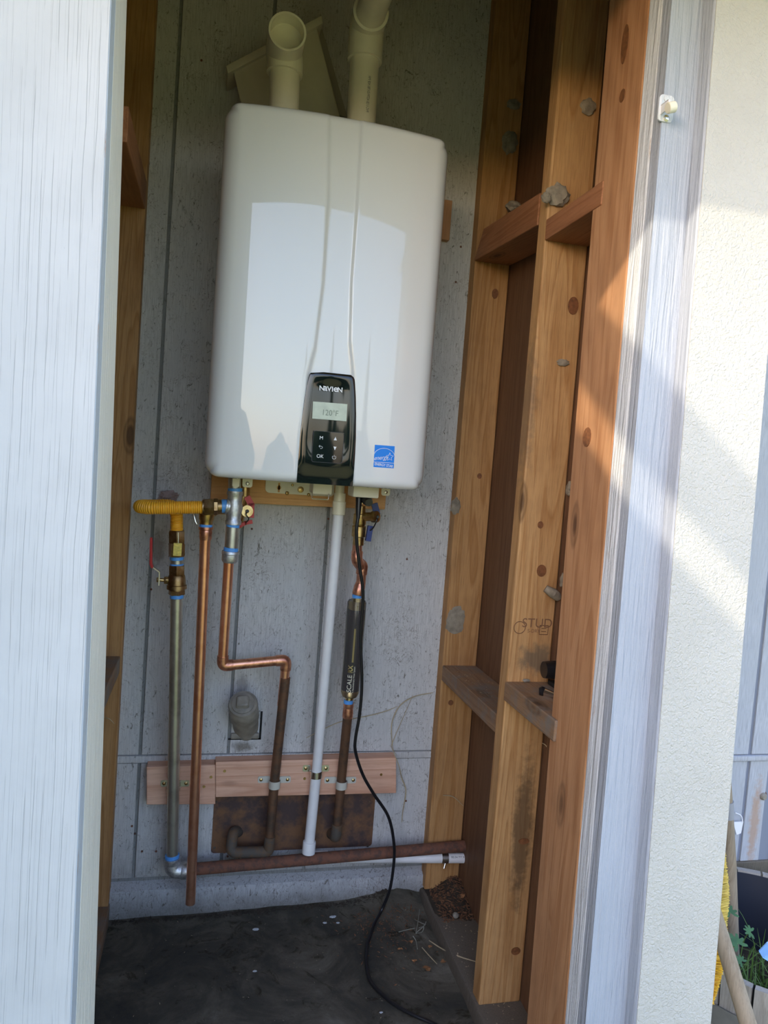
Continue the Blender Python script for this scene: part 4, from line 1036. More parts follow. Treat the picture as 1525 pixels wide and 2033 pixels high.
bm = bmesh.new(); q0, q1 = a.lerp(b_, .82), a.lerp(b_, .865); cyl(bm, q0, q1, .0136, 28); cyl(bm, q0.lerp(q1, .5)+Vector((0, -.008, -.010)), q0.lerp(q1, .5)+Vector((-.004, -.012, -.021)), .003, 10); mk('hose_clamp', bm, M['zinc'], t)

# ================================================================ COLD SIDE
YK = -.125; K = k_(YK)
t = root('cold_water_valve', P(712, 1080, YK), 'brass isolation valve with two dark blue handles at the right under the heater', 'valve')
bm = bmesh.new(); lathe(bm, P(716, 1004, YK), P(711, 1082, YK), [(0, 11*K), (.2, 11*K), (.22, 13*K), (.45, 14*K), (.5, 12*K), (.53, 14.5*K), (.78, 14.5*K), (.80, 11.5*K), (1, 11.5*K)], 24)
lathe(bm, P(716, 1026, YK), P(750, 1026, YK-.035), [(0, 9*K), (.7, 9*K), (.72, 11.6*K), (.97, 11.6*K), (1, 9*K)], 24); mk('valve_body', bm, M['brass'], t)
mk('handle', strap_path(bmesh.new(), [P(744, 1003, -.14), P(748, 1019, -.14)], .008, .014), M['blue'], t, False)
mk('handle', strap_path(bmesh.new(), [P(735, 1047, -.14), P(731, 1071, -.14)], .010, .012), M['blue'], t, False)
bm = bmesh.new(); c_ = P(750, 1026, YK-.037); lathe(bm, c_, c_+Vector((.0, -.004, 0)), [(0, .004), (1, .003)], 12); tube(bm, spline([c_, P(747, 1036, -.165), P(741, 1048, -.155), P(735, 1053, -.145)], 5), .0016, 8); mk('tether', bm, M['black'], t)
YF_ = -.105
t = root('cold_water_pipe', P(712, 1170, YF_), 'short copper offset between the blue-handled valve and the filter', 'pipe')
pts = [P(710, 1078, YK), P(708, 1113, YK-.004), P(719, 1126, YF_), P(715.5, 1168, YF_)]
bm = bmesh.new(); tube(bm, fillet(pts, .012, 8), .0111, 26); mk('offset_pipe', bm, M['copper_dull'], t)
bm = bmesh.new(); tube(bm, fillet([P(709.5, 1094, YK), P(708, 1113, YK-.004), pts[1].lerp(pts[2], .6)], .012, 8), .0131, 26); mk('elbow', bm, M['copper_dull'], t)
bm = bmesh.new(); tube(bm, fillet([pts[1].lerp(pts[2], .5)+Vector((.003, .012, 0)), P(720, 1123, YF_), P(717.5, 1140, YF_)], .012, 8), .0131, 26); mk('elbow', bm, M['copper_dull'], t)
bm = bmesh.new(); lathe(bm, P(715.5, 1158, YF_), P(710, 1181, YF_), [(0, .0115), (.2, .0118), (.25, .0128), (.9, .0132), (1, .012)], 26); mk('adapter', bm, M['copper_dull'], t)
# filter
t = root('water_filter', P(694, 1385, -.095), 'clear cylindrical scale filter with navy label and gold ends on the cold line', 'water filter')
fa, fb = P(709, 1193, -.102), P(694.5, 1380, -.092); R_f = .0222
ax = (fb-fa).normalized()
for y0, y1, xc, Y_ in ((1180, 1187, 709, -.103), (1389, 1397, 692, -.092)):
    bm = bmesh.new(); cyl(bm, P(xc, y0, Y_), P(xc-.4, y1, Y_), .0112, 24, .001); mk('thread_sealant', bm, M['tape'], t)
bm = bmesh.new(); cyl(bm, P(709, 1186, -.103), fa, .009, 6); cyl(bm, fa, fa+ax*.008, .016, 28); cyl(bm, fa+ax*.008, fa+ax*.024, .0150, 28, .001); mk('top_fitting', bm, M['gold'], t)
bm = bmesh.new(); lathe(bm, fb-ax*.014, P(693, 1390, -.092), [(0, .0150), (.45, .0185), (.6, .0175), (.72, .010), (1, .010)], 28); mk('bottom_fitting', bm, M['gold'], t)
bm = bmesh.new(); cyl(bm, fa+ax*.020, fb-ax*.012, .0155, 36); lb = mk('label_core', bm, M['navy'], t, label='navy label with gold stripe')
bm = bmesh.new(); lathe(bm, fa-ax*.001, fb+ax*.002, [(0, R_f*.9), (.02, R_f), (.95, R_f), (1, R_f*.8)], 40); mk('clear_sleeve', bm, M['clear'], t, label='smoky clear sleeve')
xa, ya_ = frame(ax)
tocam = (CAM-(fa+fb)/2); tocam -= ax*tocam.dot(ax); tocam.normalize(); side = tocam.cross(ax).normalized()
if side.x < 0: side = -side
def filt(s_along, ang, r): return fb-ax*s_along+(tocam*math.cos(ang)+side*math.sin(ang))*r
def ftext(txt, size, s0, ang0, mat, bold=0, sx=1.0, r=.0229):
    bm = text_bm(txt, size, 'LEFT', bold=bold); place(bm, lambda c: filt(s0+c.x*sx, ang0-c.y/r, r)); return mk('label_print', bm, mat, lb, False)
ftext('SCALE', .0150, .014, -.12, M['ivory'], 0, 1.0); ftext('RX', .0150, .061, -.12, M['gold'], .0005, .9)
ftext('A Revolutionary Water System', .0055, .014, .28, M['ivory'], 0, .9)
bm = bmesh.new()
for s0, s1, a0, a1 in ((.085, .165, -.08, .16),):
    n_ = 12; R_ = [[bm.verts.new(filt(s, a0+(a1-a0)*i/4, .0160)) for i in range(5)] for s in (s0, s1)]
    for i in range(4): bm.faces.new((R_[0][i], R_[0][i+1], R_[1][i+1], R_[1][i]))
mk('gold_stripe', bm, M['gold'], lb, False)
t = root('cold_supply_pipe', P(668, 1660, -.04), 'old brown copper pipe from the filter down to the wall plate', 'pipe')
bm = bmesh.new(); lathe(bm, P(692.5, 1396, -.092), P(690, 1425, -.090), [(0, .0122), (.25, .0128), (.3, .0115), (.6, .0126), (.95, .0126), (1, .0113)], 26); mk('adapter', bm, M['copper_dull'], t)
bm = bmesh.new(); tube(bm, fillet([P(691, 1415, -.090), P(678.5, 1540, -.053), P(667, 1664, -.040), P(658, 1652, .004)], [0, .03, .014, 0], 8), .01115, 26); mk('pipe', bm, M['copper_old'], t)
bm = bmesh.new(); tube(bm, fillet([P(669.5, 1635, -.043), P(667, 1664, -.040), P(658, 1652, .002)], .014, 8), .0131, 26); mk('elbow', bm, M['copper_grime'], t)

# ================================================================ BOARDS, STRAPS, PLATE, STUB
def front_board(x0, y0t, y0b, x1, y1t, y1b, Y0, Y1, name, label):
    a, b_, c_, d = P(x0, y0b, Y1), P(x1, y1b, Y1), P(x1, y1t, Y1), P(x0, y0t, Y1)
    f = lambda p: Vector((p.x, Y0, p.z))
    return mk(name, hexa(bmesh.new(), [a, b_, f(b_), f(a), d, c_, f(c_), f(d)], .0018), M['new_fir'], None, False, label, 'board')
front_board(428, 1513, 1583, 787, 1504, 1575, -.0005, -.038, 'strapping_board', 'longer new pinkish fir board on the lower wall, right, carrying three pipe straps')
front_board(291, 1523, 1598, 427.5, 1519, 1597, -.0005, -.038, 'strapping_board', 'shorter new fir board on the lower wall, left end behind the gas riser')
def screw(par, p, r=.004, mat='brass'):
    bm = bmesh.new(); lathe(bm, p, p+Vector((0, -.0022, 0)), [(0, r), (.4, r), (1, r*.55)], 14)
    s = mk('screw', bm, M[mat], par)
    return s
def strap(name, px, py, half, hpx, ctr, rad, mat, label, wz, group=None):
    """two-hole strap: wings on the board and a band over the pipe"""
    t = root(name, P(px, py, -.038), label, 'pipe strap')
    c_ = P(px, py, -.0385); w_ = wz/2
    for sg, (xa_, xb_) in ((-1, half[0]), (1, half[1])):
        a, b_ = P(xa_, hpx, -.0385), P(xb_, hpx, -.0385)
        bm = bmesh.new(); prism(bm, rrect(min(a.x, b_.x), max(a.x, b_.x), a.z-w_, a.z+w_, w_*.45, -.0382, 3), (0, -.0022, 0)); mk('wing', bm, M[mat], t, True)
        sx_ = (a.x if sg < 0 else b_.x)+(.0075 if sg < 0 else -.0075)
        screw(t, Vector((sx_, -.0404, a.z)))
    bm = bmesh.new(); n_ = 20; cz = P(px, ctr, -.05).z; cx = P(px, ctr, rad[1]).x
    for k in range(n_):
        for s2 in (0,):
            a0 = math.pi*(-.1+1.2*k/n_); a1 = math.pi*(-.1+1.2*(k+1)/n_)
            pts_ = []
            for a_ in (a0, a1):
                for r_ in (rad[0], rad[0]+.0022): pts_.append((cx+r_*math.cos(a_), rad[1]-r_*math.sin(a_)))
            z0, z1 = cz-rad[2], cz+rad[2]
            hexa(bm, [(pts_[0][0], pts_[0][1], z0), (pts_[1][0], pts_[1][1], z0), (pts_[3][0], pts_[3][1], z0), (pts_[2][0], pts_[2][1], z0), (pts_[0][0], pts_[0][1], z1), (pts_[1][0], pts_[1][1], z1), (pts_[3][0], pts_[3][1], z1), (pts_[2][0], pts_[2][1], z1)])
    bmesh.ops.remove_doubles(bm, verts=bm.verts, dist=1e-5); mk('band', bm, M[mat], t, True)
    return t
strap('pipe_strap', 545, 1548, ((512, 536), (554, 577)), 1547.5, 1556, (.0115, -.052, .009), 'plas_grey', 'grey-beige plastic strap on the brown hot water pipe', .016)
strap('pipe_strap', 678, 1548, ((644, 668), (686, 707)), 1548.5, 1557, (.0115, -.052, .009), 'plas_grey', 'grey-beige plastic strap on the brown cold pipe', .016)
strap('pipe_strap', 627.5, 1525, ((601, 617), (637, 653)), 1525, 1534, (.0126, -.0575, .008), 'zinc', 'shiny metal strap on the white drain pipe', .016)
strap('pipe_strap', 344.5, 1556, ((319, 334), (356, 376)), 1555, 1563, (.0136, -.0595, .003), 'zinc', 'shiny metal strap on the galvanised gas riser', .015)
# screws in boards
for px, py, lab in ((419, 1543, 'brass screw in the shorter fir board, upper of its two'), (405, 1562, 'brass screw in the shorter fir board, lower of its two'), (605, 1546, 'brass screw in the fir board just left of the white pipe'), (757, 1538, 'brass screw at the far right of the longer fir board'), (446, 1531, 'brass screw at the left end of the longer fir board')):
    p = P(px, py, -.0385); bm = bmesh.new(); lathe(bm, p, p+Vector((0, -.001, 0)), [(0, .0035), (1, .003)], 12)
    mk('board_screw', bm, M['brass'], None, True, lab, 'screw', 'screws in the fir boards')
# copper plate
x0, x1, z0, z1 = P(419, 1690, 0).x, P(745, 1582, 0).x, P(560, 1690, 0).z, P(560, 1580, 0).z
t = root('copper_plate', ((x0+x1)/2, 0, z0), 'brown aged copper plate nailed flat over the wall below the boards', 'plate')
bm = bmesh.new(); prism(bm, rrect(x0, x1, z0+.004, z1+.012, .008, -.0006), (0, -.0016, 0)); mk('sheet', bm, M['plate'], t, True)
for px, py, rx, rz in ((472, 1652, .013, .012), (659, 1655, .014, .014)):
    p = P(px, py, 0); bm = bmesh.new(); prism(bm, [(p.x+rx*math.cos(k*math.pi/8), -.0023, p.z+rz*math.sin(k*math.pi/8)) for k in range(16)], (0, -.0003, 0)); mk('pipe_hole', bm, M['dark'], t, False)
for px, py in ((426, 1683), (733, 1592), (730, 1680), (430, 1592)):
    p = P(px, py, -.0024); bm = bmesh.new(); lathe(bm, p, p+Vector((0, -.0012, 0)), [(0, .003), (1, .0018)], 10); mk('nail', bm, M['copper_grime'], t)
# pipe stub through the wall
t = root('wall_pipe_stub', P(487, 1450, -.01), 'capped dirty grey pipe stub poking from a square cutout in the wall', 'pipe stub')
c0, c1 = P(489, 1446, .02), P(482.5, 1397, -.070); d = (c1-c0).normalized()
bm = bmesh.new(); lathe(bm, c0-d*.02, c1, [(0, .031), (.55, .031), (.57, .034), (.97, .034), (1, .032)], 36); mk('pipe', bm, M['stub'], t)
bm = bmesh.new(); lathe(bm, c1-d*.001, c1+d*.004, [(0, .026), (.8, .026), (1, .024)], 36); pg = mk('plug', bm, M['stub'], t)
bm = bmesh.new(); lathe(bm, c1+d*.003, c1+d*.016, [(0, .021), (.8, .019), (1, .016)], 4, .9); bmesh.ops.bevel(bm, geom=bm.edges[:], offset=.002, segments=2, affect='EDGES'); mk('plug_square', bm, M['stub'], pg)
p0, p1 = P(456, 1418, 0), P(518, 1468, 0)
bm = bmesh.new(); box(bm, (p0.x, -.0011, p1.z), (p1.x, -.0002, p1.z+.004)); box(bm, (p1.x-.005, -.0011, p1.z), (p1.x, -.0002, P(518, 1412, 0).z)); mk('cutout_edge', bm, M['dark'], t, False)
bm = bmesh.new(); box(bm, (p0.x+.006, -.008, p1.z+.004), (p1.x-.006, -.0005, p1.z+.018), .002); mk('caulk', bm, M['stub'], t)

# peeled scrap on wall above flex
c_ = P(335, 985, -.012)
bm = bmesh.new(); blob(bm, c_, .017, 5, (1.2, .5, .65), .6); mk('wall_scrap', bm, M['foam'], None, True, 'torn pinkish-brown scrap of foam on the wall above the yellow hose', 'foam scrap')

# ================================================================ POWER CORD
FZ = -.084
cp = [(713, 1000, -.20), (711, 1025, -.205), (708, 1052, -.205), (709.5, 1087, -.20), (714, 1124, -.195), (720, 1165, -.19), (720.5, 1196, -.185), (716.5, 1248, -.18), (716.5, 1289, -.175), (718.5, 1341, -.17), (717.5, 1382, -.165), (713, 1425, -.16), (706, 1465, -.155), (706, 1493, -.15), (720, 1537, -.14), (742, 1576, -.13), (771, 1621, -.12), (782, 1672, -.11), (782, 1712, -.105), (774, 1766, -.10)]
pts = [P(*c) for c in cp]+[atZ(758, 1806, FZ+.022), atZ(744, 1832, FZ+.012), atZ(735, 1858, FZ+.005), atZ(728, 1885, FZ), atZ(729, 1925, FZ), atZ(740, 1955, FZ), atZ(779, 1991, FZ), atZ(821, 2015, FZ), atZ(863, 2034, FZ), atZ(930, 2075, FZ+.002)]
t = root('power_cord', pts[0], 'black power cord hanging from the heater and curling over the floor', 'power cord')
bm = bmesh.new(); tube(bm, spline(pts, 8), .0037, 12); mk('cord', bm, M['black'], t)
bm = bmesh.new(); lathe(bm, P(713, 985, -.20), P(711, 1030, -.205), [(0, .0075), (.5, .0065), (1, .0042)], 16); mk('strain_relief', bm, M['black'], t)
a = P(725, 996, -.20); bm = bmesh.new(); lathe(bm, a+Vector((0, .03, .01)), P(733, 998, -.235), [(0, .011), (.8, .0105), (1, .008)], 20); mk('cable_gland', bm, M['black'], t)

# ================================================================ DOOR CATCH
yb_ = at(1330, 210, -.805).y
Yc_ = -.811+lean(1.55)
t = root('door_catch', at(1330, 240, Yc_), 'small painted roller door catch screwed to the blue-grey door stop', 'door catch')
a, b_ = at(1309, 187, Yc_), at(1333, 246, Yc_)
bm = bmesh.new(); prism(bm, rrect(a.x, b_.x, b_.z, a.z, .006, Yc_-.0002), (0, -.002, 0)); mk('base_plate', bm, M['blue_edge'], t)
for px, py, mm in ((1324, 196, 'blue_edge'), (1323, 235, 'zinc')):
    c_ = at(px, py, Yc_-.0022); screw(t, c_, .0048, mm)
a, b_ = at(1317, 217, Yc_-.003), at(1336, 211, Yc_-.024)
bm = bmesh.new(); box(bm, (a.x-.004, Yc_-.022, a.z-.008), (b_.x-.004, Yc_-.002, b_.z+.010), .002); mk('roller_arm', bm, M['paper'], t)
bm = bmesh.new(); cyl(bm, (b_.x-.008, Yc_-.024, b_.z-.004), (b_.x+.003, Yc_-.024, b_.z), .0075, 16, .001); mk('roller', bm, M['ivory'], t)

# ================================================================ LOOSE THINGS ON THE BLOCKING, STRAW, DEBRIS
zb2 = .6145
a = atZ(1078, 1373, zb2+.006); b_ = atZ(1112, 1384, zb2+.006)
t = root('chrome_latch', a, 'shiny chrome latch lying on the dusty block in front of the door post', 'latch')
bm = bmesh.new(); tube(bm, [a, a.lerp(b_, .4), b_], [.008, .0065, .004], 14); mk('lever', bm, M['chrome'], t)
bm = bmesh.new(); lathe(bm, a+Vector((-.007, .002, .0)), a+Vector((.003, -.002, .001)), [(0, .0065), (.5, .0095), (1, .008)], 16); mk('barrel', bm, M['black'], t)
a = atZ(1087, 1358, zb2); 
mk('hinge_block', B((a.x, a.y-.03, zb2), (a.x+.03, a.y, zb2+.008), .001), M['dark'], None, False, 'dark ridged metal strip lying behind the chrome latch on the block', 'metal strip')
c_ = atX(1108, 1330, .80); bm = bmesh.new(); lathe(bm, c_, c_+Vector((-.03, 0, 0)), [(0, .012), (.2, .018), (1, .016)], 20); mk('black_knob', bm, M['black'], None, True, 'round black knob beside the door post above the dusty block', 'knob')
a = atZ(1045, 1354, zb2); bm = bmesh.new(); blob(bm, a+Vector((0, 0, .003)), .006, 3, (1.3, .6, .5), .3); mk('pebble', bm, M['stub'], None, True, 'small flat grey chip on the dusty block', 'chip')

def straw(name, label, pts, r=.0012, mat='straw', grp=None):
    bm = bmesh.new(); s = spline(pts, 6); n_ = len(s); tube(bm, s, [r*(.4+.6*math.sin(math.pi*min(1, (i+2)/(n_+2)))) for i in range(n_)], 6)
    mk(name, bm, M[mat], None, True, label, 'straw')
straw('loose_straw', 'pale straw stem crossing the wall behind the white pipe and filter', [P(690*.302+400, 1465, -.004), P(647, 1445, -.004), P(680, 1432, -.003), P(740, 1419, -.004), P(768, 1411, -.004), P(790, 1402, -.004)])
straw('loose_straw', 'long curving straw stem on the wall right of the black cord', [P(860, 1375, -.004), P(825, 1382, -.006), P(795, 1400, -.006), P(779, 1432, -.006), P(778, 1465, -.006), P(782, 1495, -.01)], .0014)
straw('loose_straw', 'straw stem drooping past the right end of the fir board', [P(782, 1495, -.042), P(792, 1520, -.042), P(798, 1545, -.01), P(806, 1570, -.008), P(800, 1610, -.006), P(798, 1632, -.005)], .0016)
straw('loose_straw', 'short straw on the corner stud at the lower right', [P(880, 1579, -.042), P(900, 1582, -.046), P(920, 1600, -.044)], .0011)
straw('loose_straw', 'forked straw near the right end of the fir board', [P(788, 1500, -.043), P(778, 1485, -.02), P(781, 1470, -.006), P(820, 1380, -.006)], .001)
straw('loose_straw', 'small pale straw sticking out beside the cream jamb', [at(207, 1424, -.05), at(218, 1428, -.06), at(227, 1437, -.05)], .0009)
straw('loose_straw', 'straw hanging from the second block of the right wall', [at(1076, 1475, -.445), at(1084, 1480, -.45), at(1087, 1489, -.45)], .0009)
straw('hay_strand', 'long pale grass blade on the floor pointing at the middle stud', [atZ(852, 1867, -.085), atZ(880, 1885, -.08), atZ(915, 1900, -.052), atZ(948, 1910, -.05)], .0016)
straw('hay_strand', 'thin grey straw on the floor left of the long pale blade', [atZ(838, 1881, -.088), atZ(852, 1897, -.088), atZ(868, 1914, -.088)], .0012)
# tuft of dry grass
t = root('dry_grass_tuft', atZ(828, 1850, -.09), 'tangled tuft of grey dry grass on the floor by the curb', 'dry grass')
for q in ([(833, 1805), (830, 1830), (826, 1852)], [(792, 1850), (812, 1845), (830, 1842)], [(826, 1852), (842, 1838), (846, 1830)], [(822, 1825), (836, 1832), (845, 1836)], [(826, 1853), (838, 1850), (841, 1840), (832, 1842)], [(820, 1858), (826, 1868), (829, 1884)]):
    bm = bmesh.new(); pts_ = [atZ(x, y, -.078+.010*math.sin(i*2.1+x)) for i, (x, y) in enumerate(q)]; tube(bm, spline(pts_, 5), .0011, 5); mk('blade', bm, simple('grey_grass', (.26, .26, .21), .8) if 'grey_grass' not in bpy.data.materials else bpy.data.materials['grey_grass'], t)
# leaves
def leafm(c, r, seed, tilt):
    rnd = random.Random(seed); bm = bmesh.new(); n_ = 9; ctr = bm.verts.new(c+Vector((0, 0, r*.25)))
    ring_ = [bm.verts.new(c+Vector((r*math.cos(k*2*math.pi/n_)*(.5+rnd.random()*.7), r*math.sin(k*2*math.pi/n_)*(.4+rnd.random()*.6), r*rnd.random()*.5))) for k in range(n_)]
    for k in range(n_): bm.faces.new((ctr, ring_[k], ring_[(k+1) % n_]))
    return bm
lv = [(849, 1925, .012, 'orange star-shaped leaf on the floor, nearest the camera'), (880, 1910, .008, 'small brown leaf on the floor left of the curb, nearest the middle stud'), (800, 1816, .009, 'reddish leaf bit on the floor behind the grass tuft'), (758, 1818, .008, 'brown leaf lying beside the cord where it meets the floor'), (815, 1870, .009, 'tan curled leaf on the floor just below the grass tuft'), (854, 1880, .007, 'pale leaf scrap beside the long grass blade'), (823, 1908, .007, 'dull red leaf lying left of the orange star-shaped leaf'), (795, 1885, .006, 'thin tan leaf sliver on the floor left of the curled leaf'), (917, 1780, .010, 'pale tan dead leaf on top of the chip pile in the corner')]
for i, (x, y, r_, lab) in enumerate(lv):
    z_ = -.083 if i < 8 else -.028
    mk('dead_leaf', leafm(atZ(x, y, z_), r_, i+3, 0), M['leaf_brown'], None, False, lab, 'leaf')
for i, (x, y, r_, lab) in enumerate([(661, 1820, .006, 'largest of three pale paint flakes on the floor under the drain pipe'), (645, 1832, .004, 'left one of the two small paint flakes under the drain pipe'), (671, 1832, .0035, 'right one of the two small paint flakes under the drain pipe'), (508, 1845, .006, 'oval pale paint flake alone on the middle of the floor'), (506, 1928, .0035, 'round white speck on the floor, front of the oval flake'), (757, 2010, .003, 'white speck on the floor beside the front bend of the cord')]):
    c_ = atZ(x, y, -.086); bm = bmesh.new(); blob(bm, c_, r_, i, (1.2, .8, .15), .4); mk('paint_flake', bm, M['flake'], None, True, lab, 'paint flake')
c_ = atZ(905, 1817, -.046); bm = bmesh.new(); blob(bm, c_, .008, 9, (1, 1, .8), .15); mk('pebble', bm, M['stub'], None, True, 'round grey pebble at the front of the chip pile on the curb', 'pebble')
# chips: uncountable litter
def chips(name, label, cnt, fn, rmin, rmax, seed, mat):
    rnd = random.Random(seed); bm = bmesh.new()
    for i in range(cnt):
        c_ = fn(rnd); r_ = rmin+(rmax-rmin)*rnd.random()**2; a = rnd.random()*6.28; el = rnd.uniform(1, 4)
        d1 = Vector((math.cos(a), math.sin(a), rnd.uniform(-.4, .4)))*r_*el*.6; d2 = Vector((-math.sin(a), math.cos(a), rnd.uniform(-.3, .3)))*r_*.5; up = Vector((0, 0, r_*.3))
        vs = [bm.verts.new(c_+q) for q in (d1, d2, -d1, -d2)]; tp = bm.verts.new(c_+up); 
        for k in range(4): bm.faces.new((vs[k], vs[(k+1) % 4], tp))
    mk(name, bm, M[mat], None, False, label, 'debris', kind='stuff')
# pile body on curb in the corner
bm = bmesh.new(); G = []
for j in range(21):
    r_ = []
    for i in range(21):
        x = .716+.11*i/20*1.0; y = -.015-.17*j/20; h = .038*math.exp(-((x-.79)/.045)**2-((y+.05)/.07)**2); r_.append(bm.verts.new((x, y, -.0575+h+.002*mnoise.noise(Vector((x*90, y*90, 0))))))
    G.append(r_)
for j in range(20):
    for i in range(20): bm.faces.new((G[j][i], G[j][i+1], G[j+1][i+1], G[j+1][i]))
mk('bark_heap', bm, M['soil'], None, True, 'low heap of dirt under the bark chips in the back right corner', 'dirt', kind='stuff')
def f1(r):
    x = .725+.09*r.random(); y = -.02-.15*r.random(); h = .038*math.exp(-((x-.79)/.045)**2-((y+.05)/.07)**2); return Vector((x, y, -.054+h))
chips('bark_chips', 'reddish bark chips heaped on the curb in the back right corner', 900, f1, .0012, .005, 1, 'chip')
def f2(r):
    x = .60+r.gauss(0, .05); y = -.06-abs(r.gauss(0, .08)); x = min(x, .70); return Vector((x, y, floor_z(x, y)+.003))
chips('floor_chips', 'scattered bark and leaf crumbs on the floor by the curb', 420, f2, .001, .0038, 2, 'chip')
def f3(r):
    x = r.uniform(0, .70); y = -r.uniform(.02, .5); return Vector((x, y, floor_z(x, y)+.001))
chips('floor_grit', 'fine pale grit sprinkled over the closet floor', 260, f3, .0004, .0014, 3, 'straw')
def f4_(r): return Vector((r.uniform(.715, .80), -r.uniform(.16, .60), -.0545))
chips('curb_grit', 'fine grit and leaf crumbs on the right curb', 160, f4_, .0006, .0022, 5, 'straw')
def f5(r):
    x = r.uniform(-.04, .62); y = -.022-abs(r.gauss(0, .006)); return Vector((x, y, floor_z(x, y)+.001))
chips('wall_foot_dirt', 'dark crumbs of dirt along the foot of the back wall', 700, f5, .002, .0055, 6, 'soil')
def f6(r): return Vector((r.choice([.74, .76, .78])+r.gauss(0, .01), -.40-r.random()*.0, .536)) if r.random() < .3 else Vector((r.uniform(.72, .80), -r.uniform(.05, .39), .5345))
chips('block_dust', 'dust and straw crumbs on the lower right block', 120, f6, .0006, .002, 8, 'straw')

# ================================================================ OUTSIDE RIGHT: PLANTER, BROOM, HANDLES
RZ = -.037; cxp, cyp, Rp = 1.53, -.305, .285
pf = atZ(1500, 1958, RZ)
t = root('barrel_planter', (cxp, cyp, -.45), 'half-barrel planter of weathered grey staves with a dull hoop, against the house wall', 'planter')
NS = 26
for k in range(NS):
    a0, a1 = 2*math.pi*(k+.04)/NS, 2*math.pi*(k+.96)/NS; bm = bmesh.new(); pts_ = []
    for z, rr in ((-.45, Rp*.86), (RZ, Rp)):
        for a_, r_ in ((a0, rr), (a1, rr), (a1, rr-.018), (a0, rr-.018)): pts_.append((cxp+r_*math.cos(a_), cyp+r_*math.sin(a_), z))
    hexa(bm, pts_); mk('stave', bm, M['stave'], t, False)
for z0, z1 in ((-.115-.05, -.115), (-.40, -.36)):
    bm = bmesh.new(); r0 = Rp*(.86+.14*(z0+.45)/.39)+.0015; r1 = Rp*(.86+.14*(z1+.45)/.39)+.0015; seg = 64
    tube(bm, [(cxp, cyp, z0), (cxp, cyp, z1)], [r0+.001, r1+.001], seg, False); tube(bm, [(cxp, cyp, z1), (cxp, cyp, z0)], [r1-.002, r0-.002], seg, False); mk('hoop', bm, M['hoop'], t)
bm = bmesh.new(); tube(bm, [(cxp, cyp, -.40), (cxp, cyp, RZ-.004)], [Rp*.86-.022, Rp-.022], 64, False); mk('liner', bm, M['bin'], t)
bm = bmesh.new(); lathe(bm, (cxp, cyp, -.42), (cxp, cyp, -.24), [(0, Rp*.80), (1, Rp*.86)], 48); mk('soil', bm, M['soil'], t)
# grass in the planter
rnd = random.Random(4); bm = bmesh.new()
def blade(bm, base, h, lx, ly, wd):
    prev = None; n_ = 6; sd = Vector((-ly, lx, 0)); sd = sd.normalized() if sd.length > 0 else Vector((1, 0, 0))
    for i in range(n_+1):
        t_ = i/n_; c_ = base+Vector((lx*t_*t_, ly*t_*t_, h*(t_-.25*t_*t_))); w_ = wd*(1-t_)**.7+.0002
        cur = (bm.verts.new(c_-sd*w_), bm.verts.new(c_+sd*w_))
        if prev: bm.faces.new((prev[0], prev[1], cur[1], cur[0]))
        prev = cur
for i in range(520):
    a = rnd.random()*6.28; r_ = Rp*.8*rnd.random()**.5; bx, by = cxp+r_*math.cos(a), cyp+r_*math.sin(a)
    if by > cyp+.10: continue
    blade(bm, Vector((bx, by, -.25)), rnd.uniform(.06, .22), rnd.gauss(0, .07), rnd.gauss(0, .06), rnd.uniform(.0012, .003))
mk('grass_clump', bm, M['grass'], None, True, 'green grass growing inside the half-barrel planter', 'grass', kind='stuff')
# palmate leaves
t = root('leafy_weed', (1.40, -.36, -.24), 'dark green lobed weed growing beside the broom in the planter', 'plant')
for i, (px, py, Y_, r_) in enumerate([(1450, 1812, -.33, .020), (1465, 1873, -.37, .023), (1472, 1908, -.40, .014), (1446, 1862, -.36, .014), (1490, 1850, -.32, .016)]):
    c_ = at(px, py, Y_); bm = bmesh.new(); cv = bm.verts.new(c_); tl = Vector((0, -.5, .85)).normalized(); ux_ = Vector((1, 0, 0)); uy_ = tl.cross(ux_)
    for lb_ in range(7):
        a = math.radians(-120+40*lb_+i*15); dr = (ux_*math.cos(a+1.57)+uy_*math.sin(a+1.57)); sd = tl.cross(dr)
        v1 = bm.verts.new(c_+dr*r_*.55+sd*r_*.20); v2 = bm.verts.new(c_+dr*r_+sd*r_*.12); v3 = bm.verts.new(c_+dr*r_*1.05); v4 = bm.verts.new(c_+dr*r_-sd*r_*.12); v5 = bm.verts.new(c_+dr*r_*.55-sd*r_*.20)
        bm.faces.new((cv, v1, v2, v3, v4, v5))
    lf = mk('leaf', bm, M['leaf'], t, False)
    bm = bmesh.new(); tube(bm, spline([c_, c_+Vector((.0, .02, -.05)), Vector((c_.x*.5+.70, c_.y, -.25))], 5), .0012, 6); mk('stem', bm, M['grass'], t)
# pale blue scrap
c0 = at(1522, 1885, -.36); bm = bmesh.new(); bits = [(-.02, .0, -.004), (-.004, -.004, .018), (.018, .004, .016), (.022, 0, -.012), (.004, -.006, -.026), (-.008, 0, -.020)]
prism(bm, [c0+Vector(q) for q in bits], (.001, .003, .001)); mk('plastic_scrap', bm, M['pale_blue'], None, False, 'crumpled pale blue plastic scrap lying in the planter grass', 'scrap')
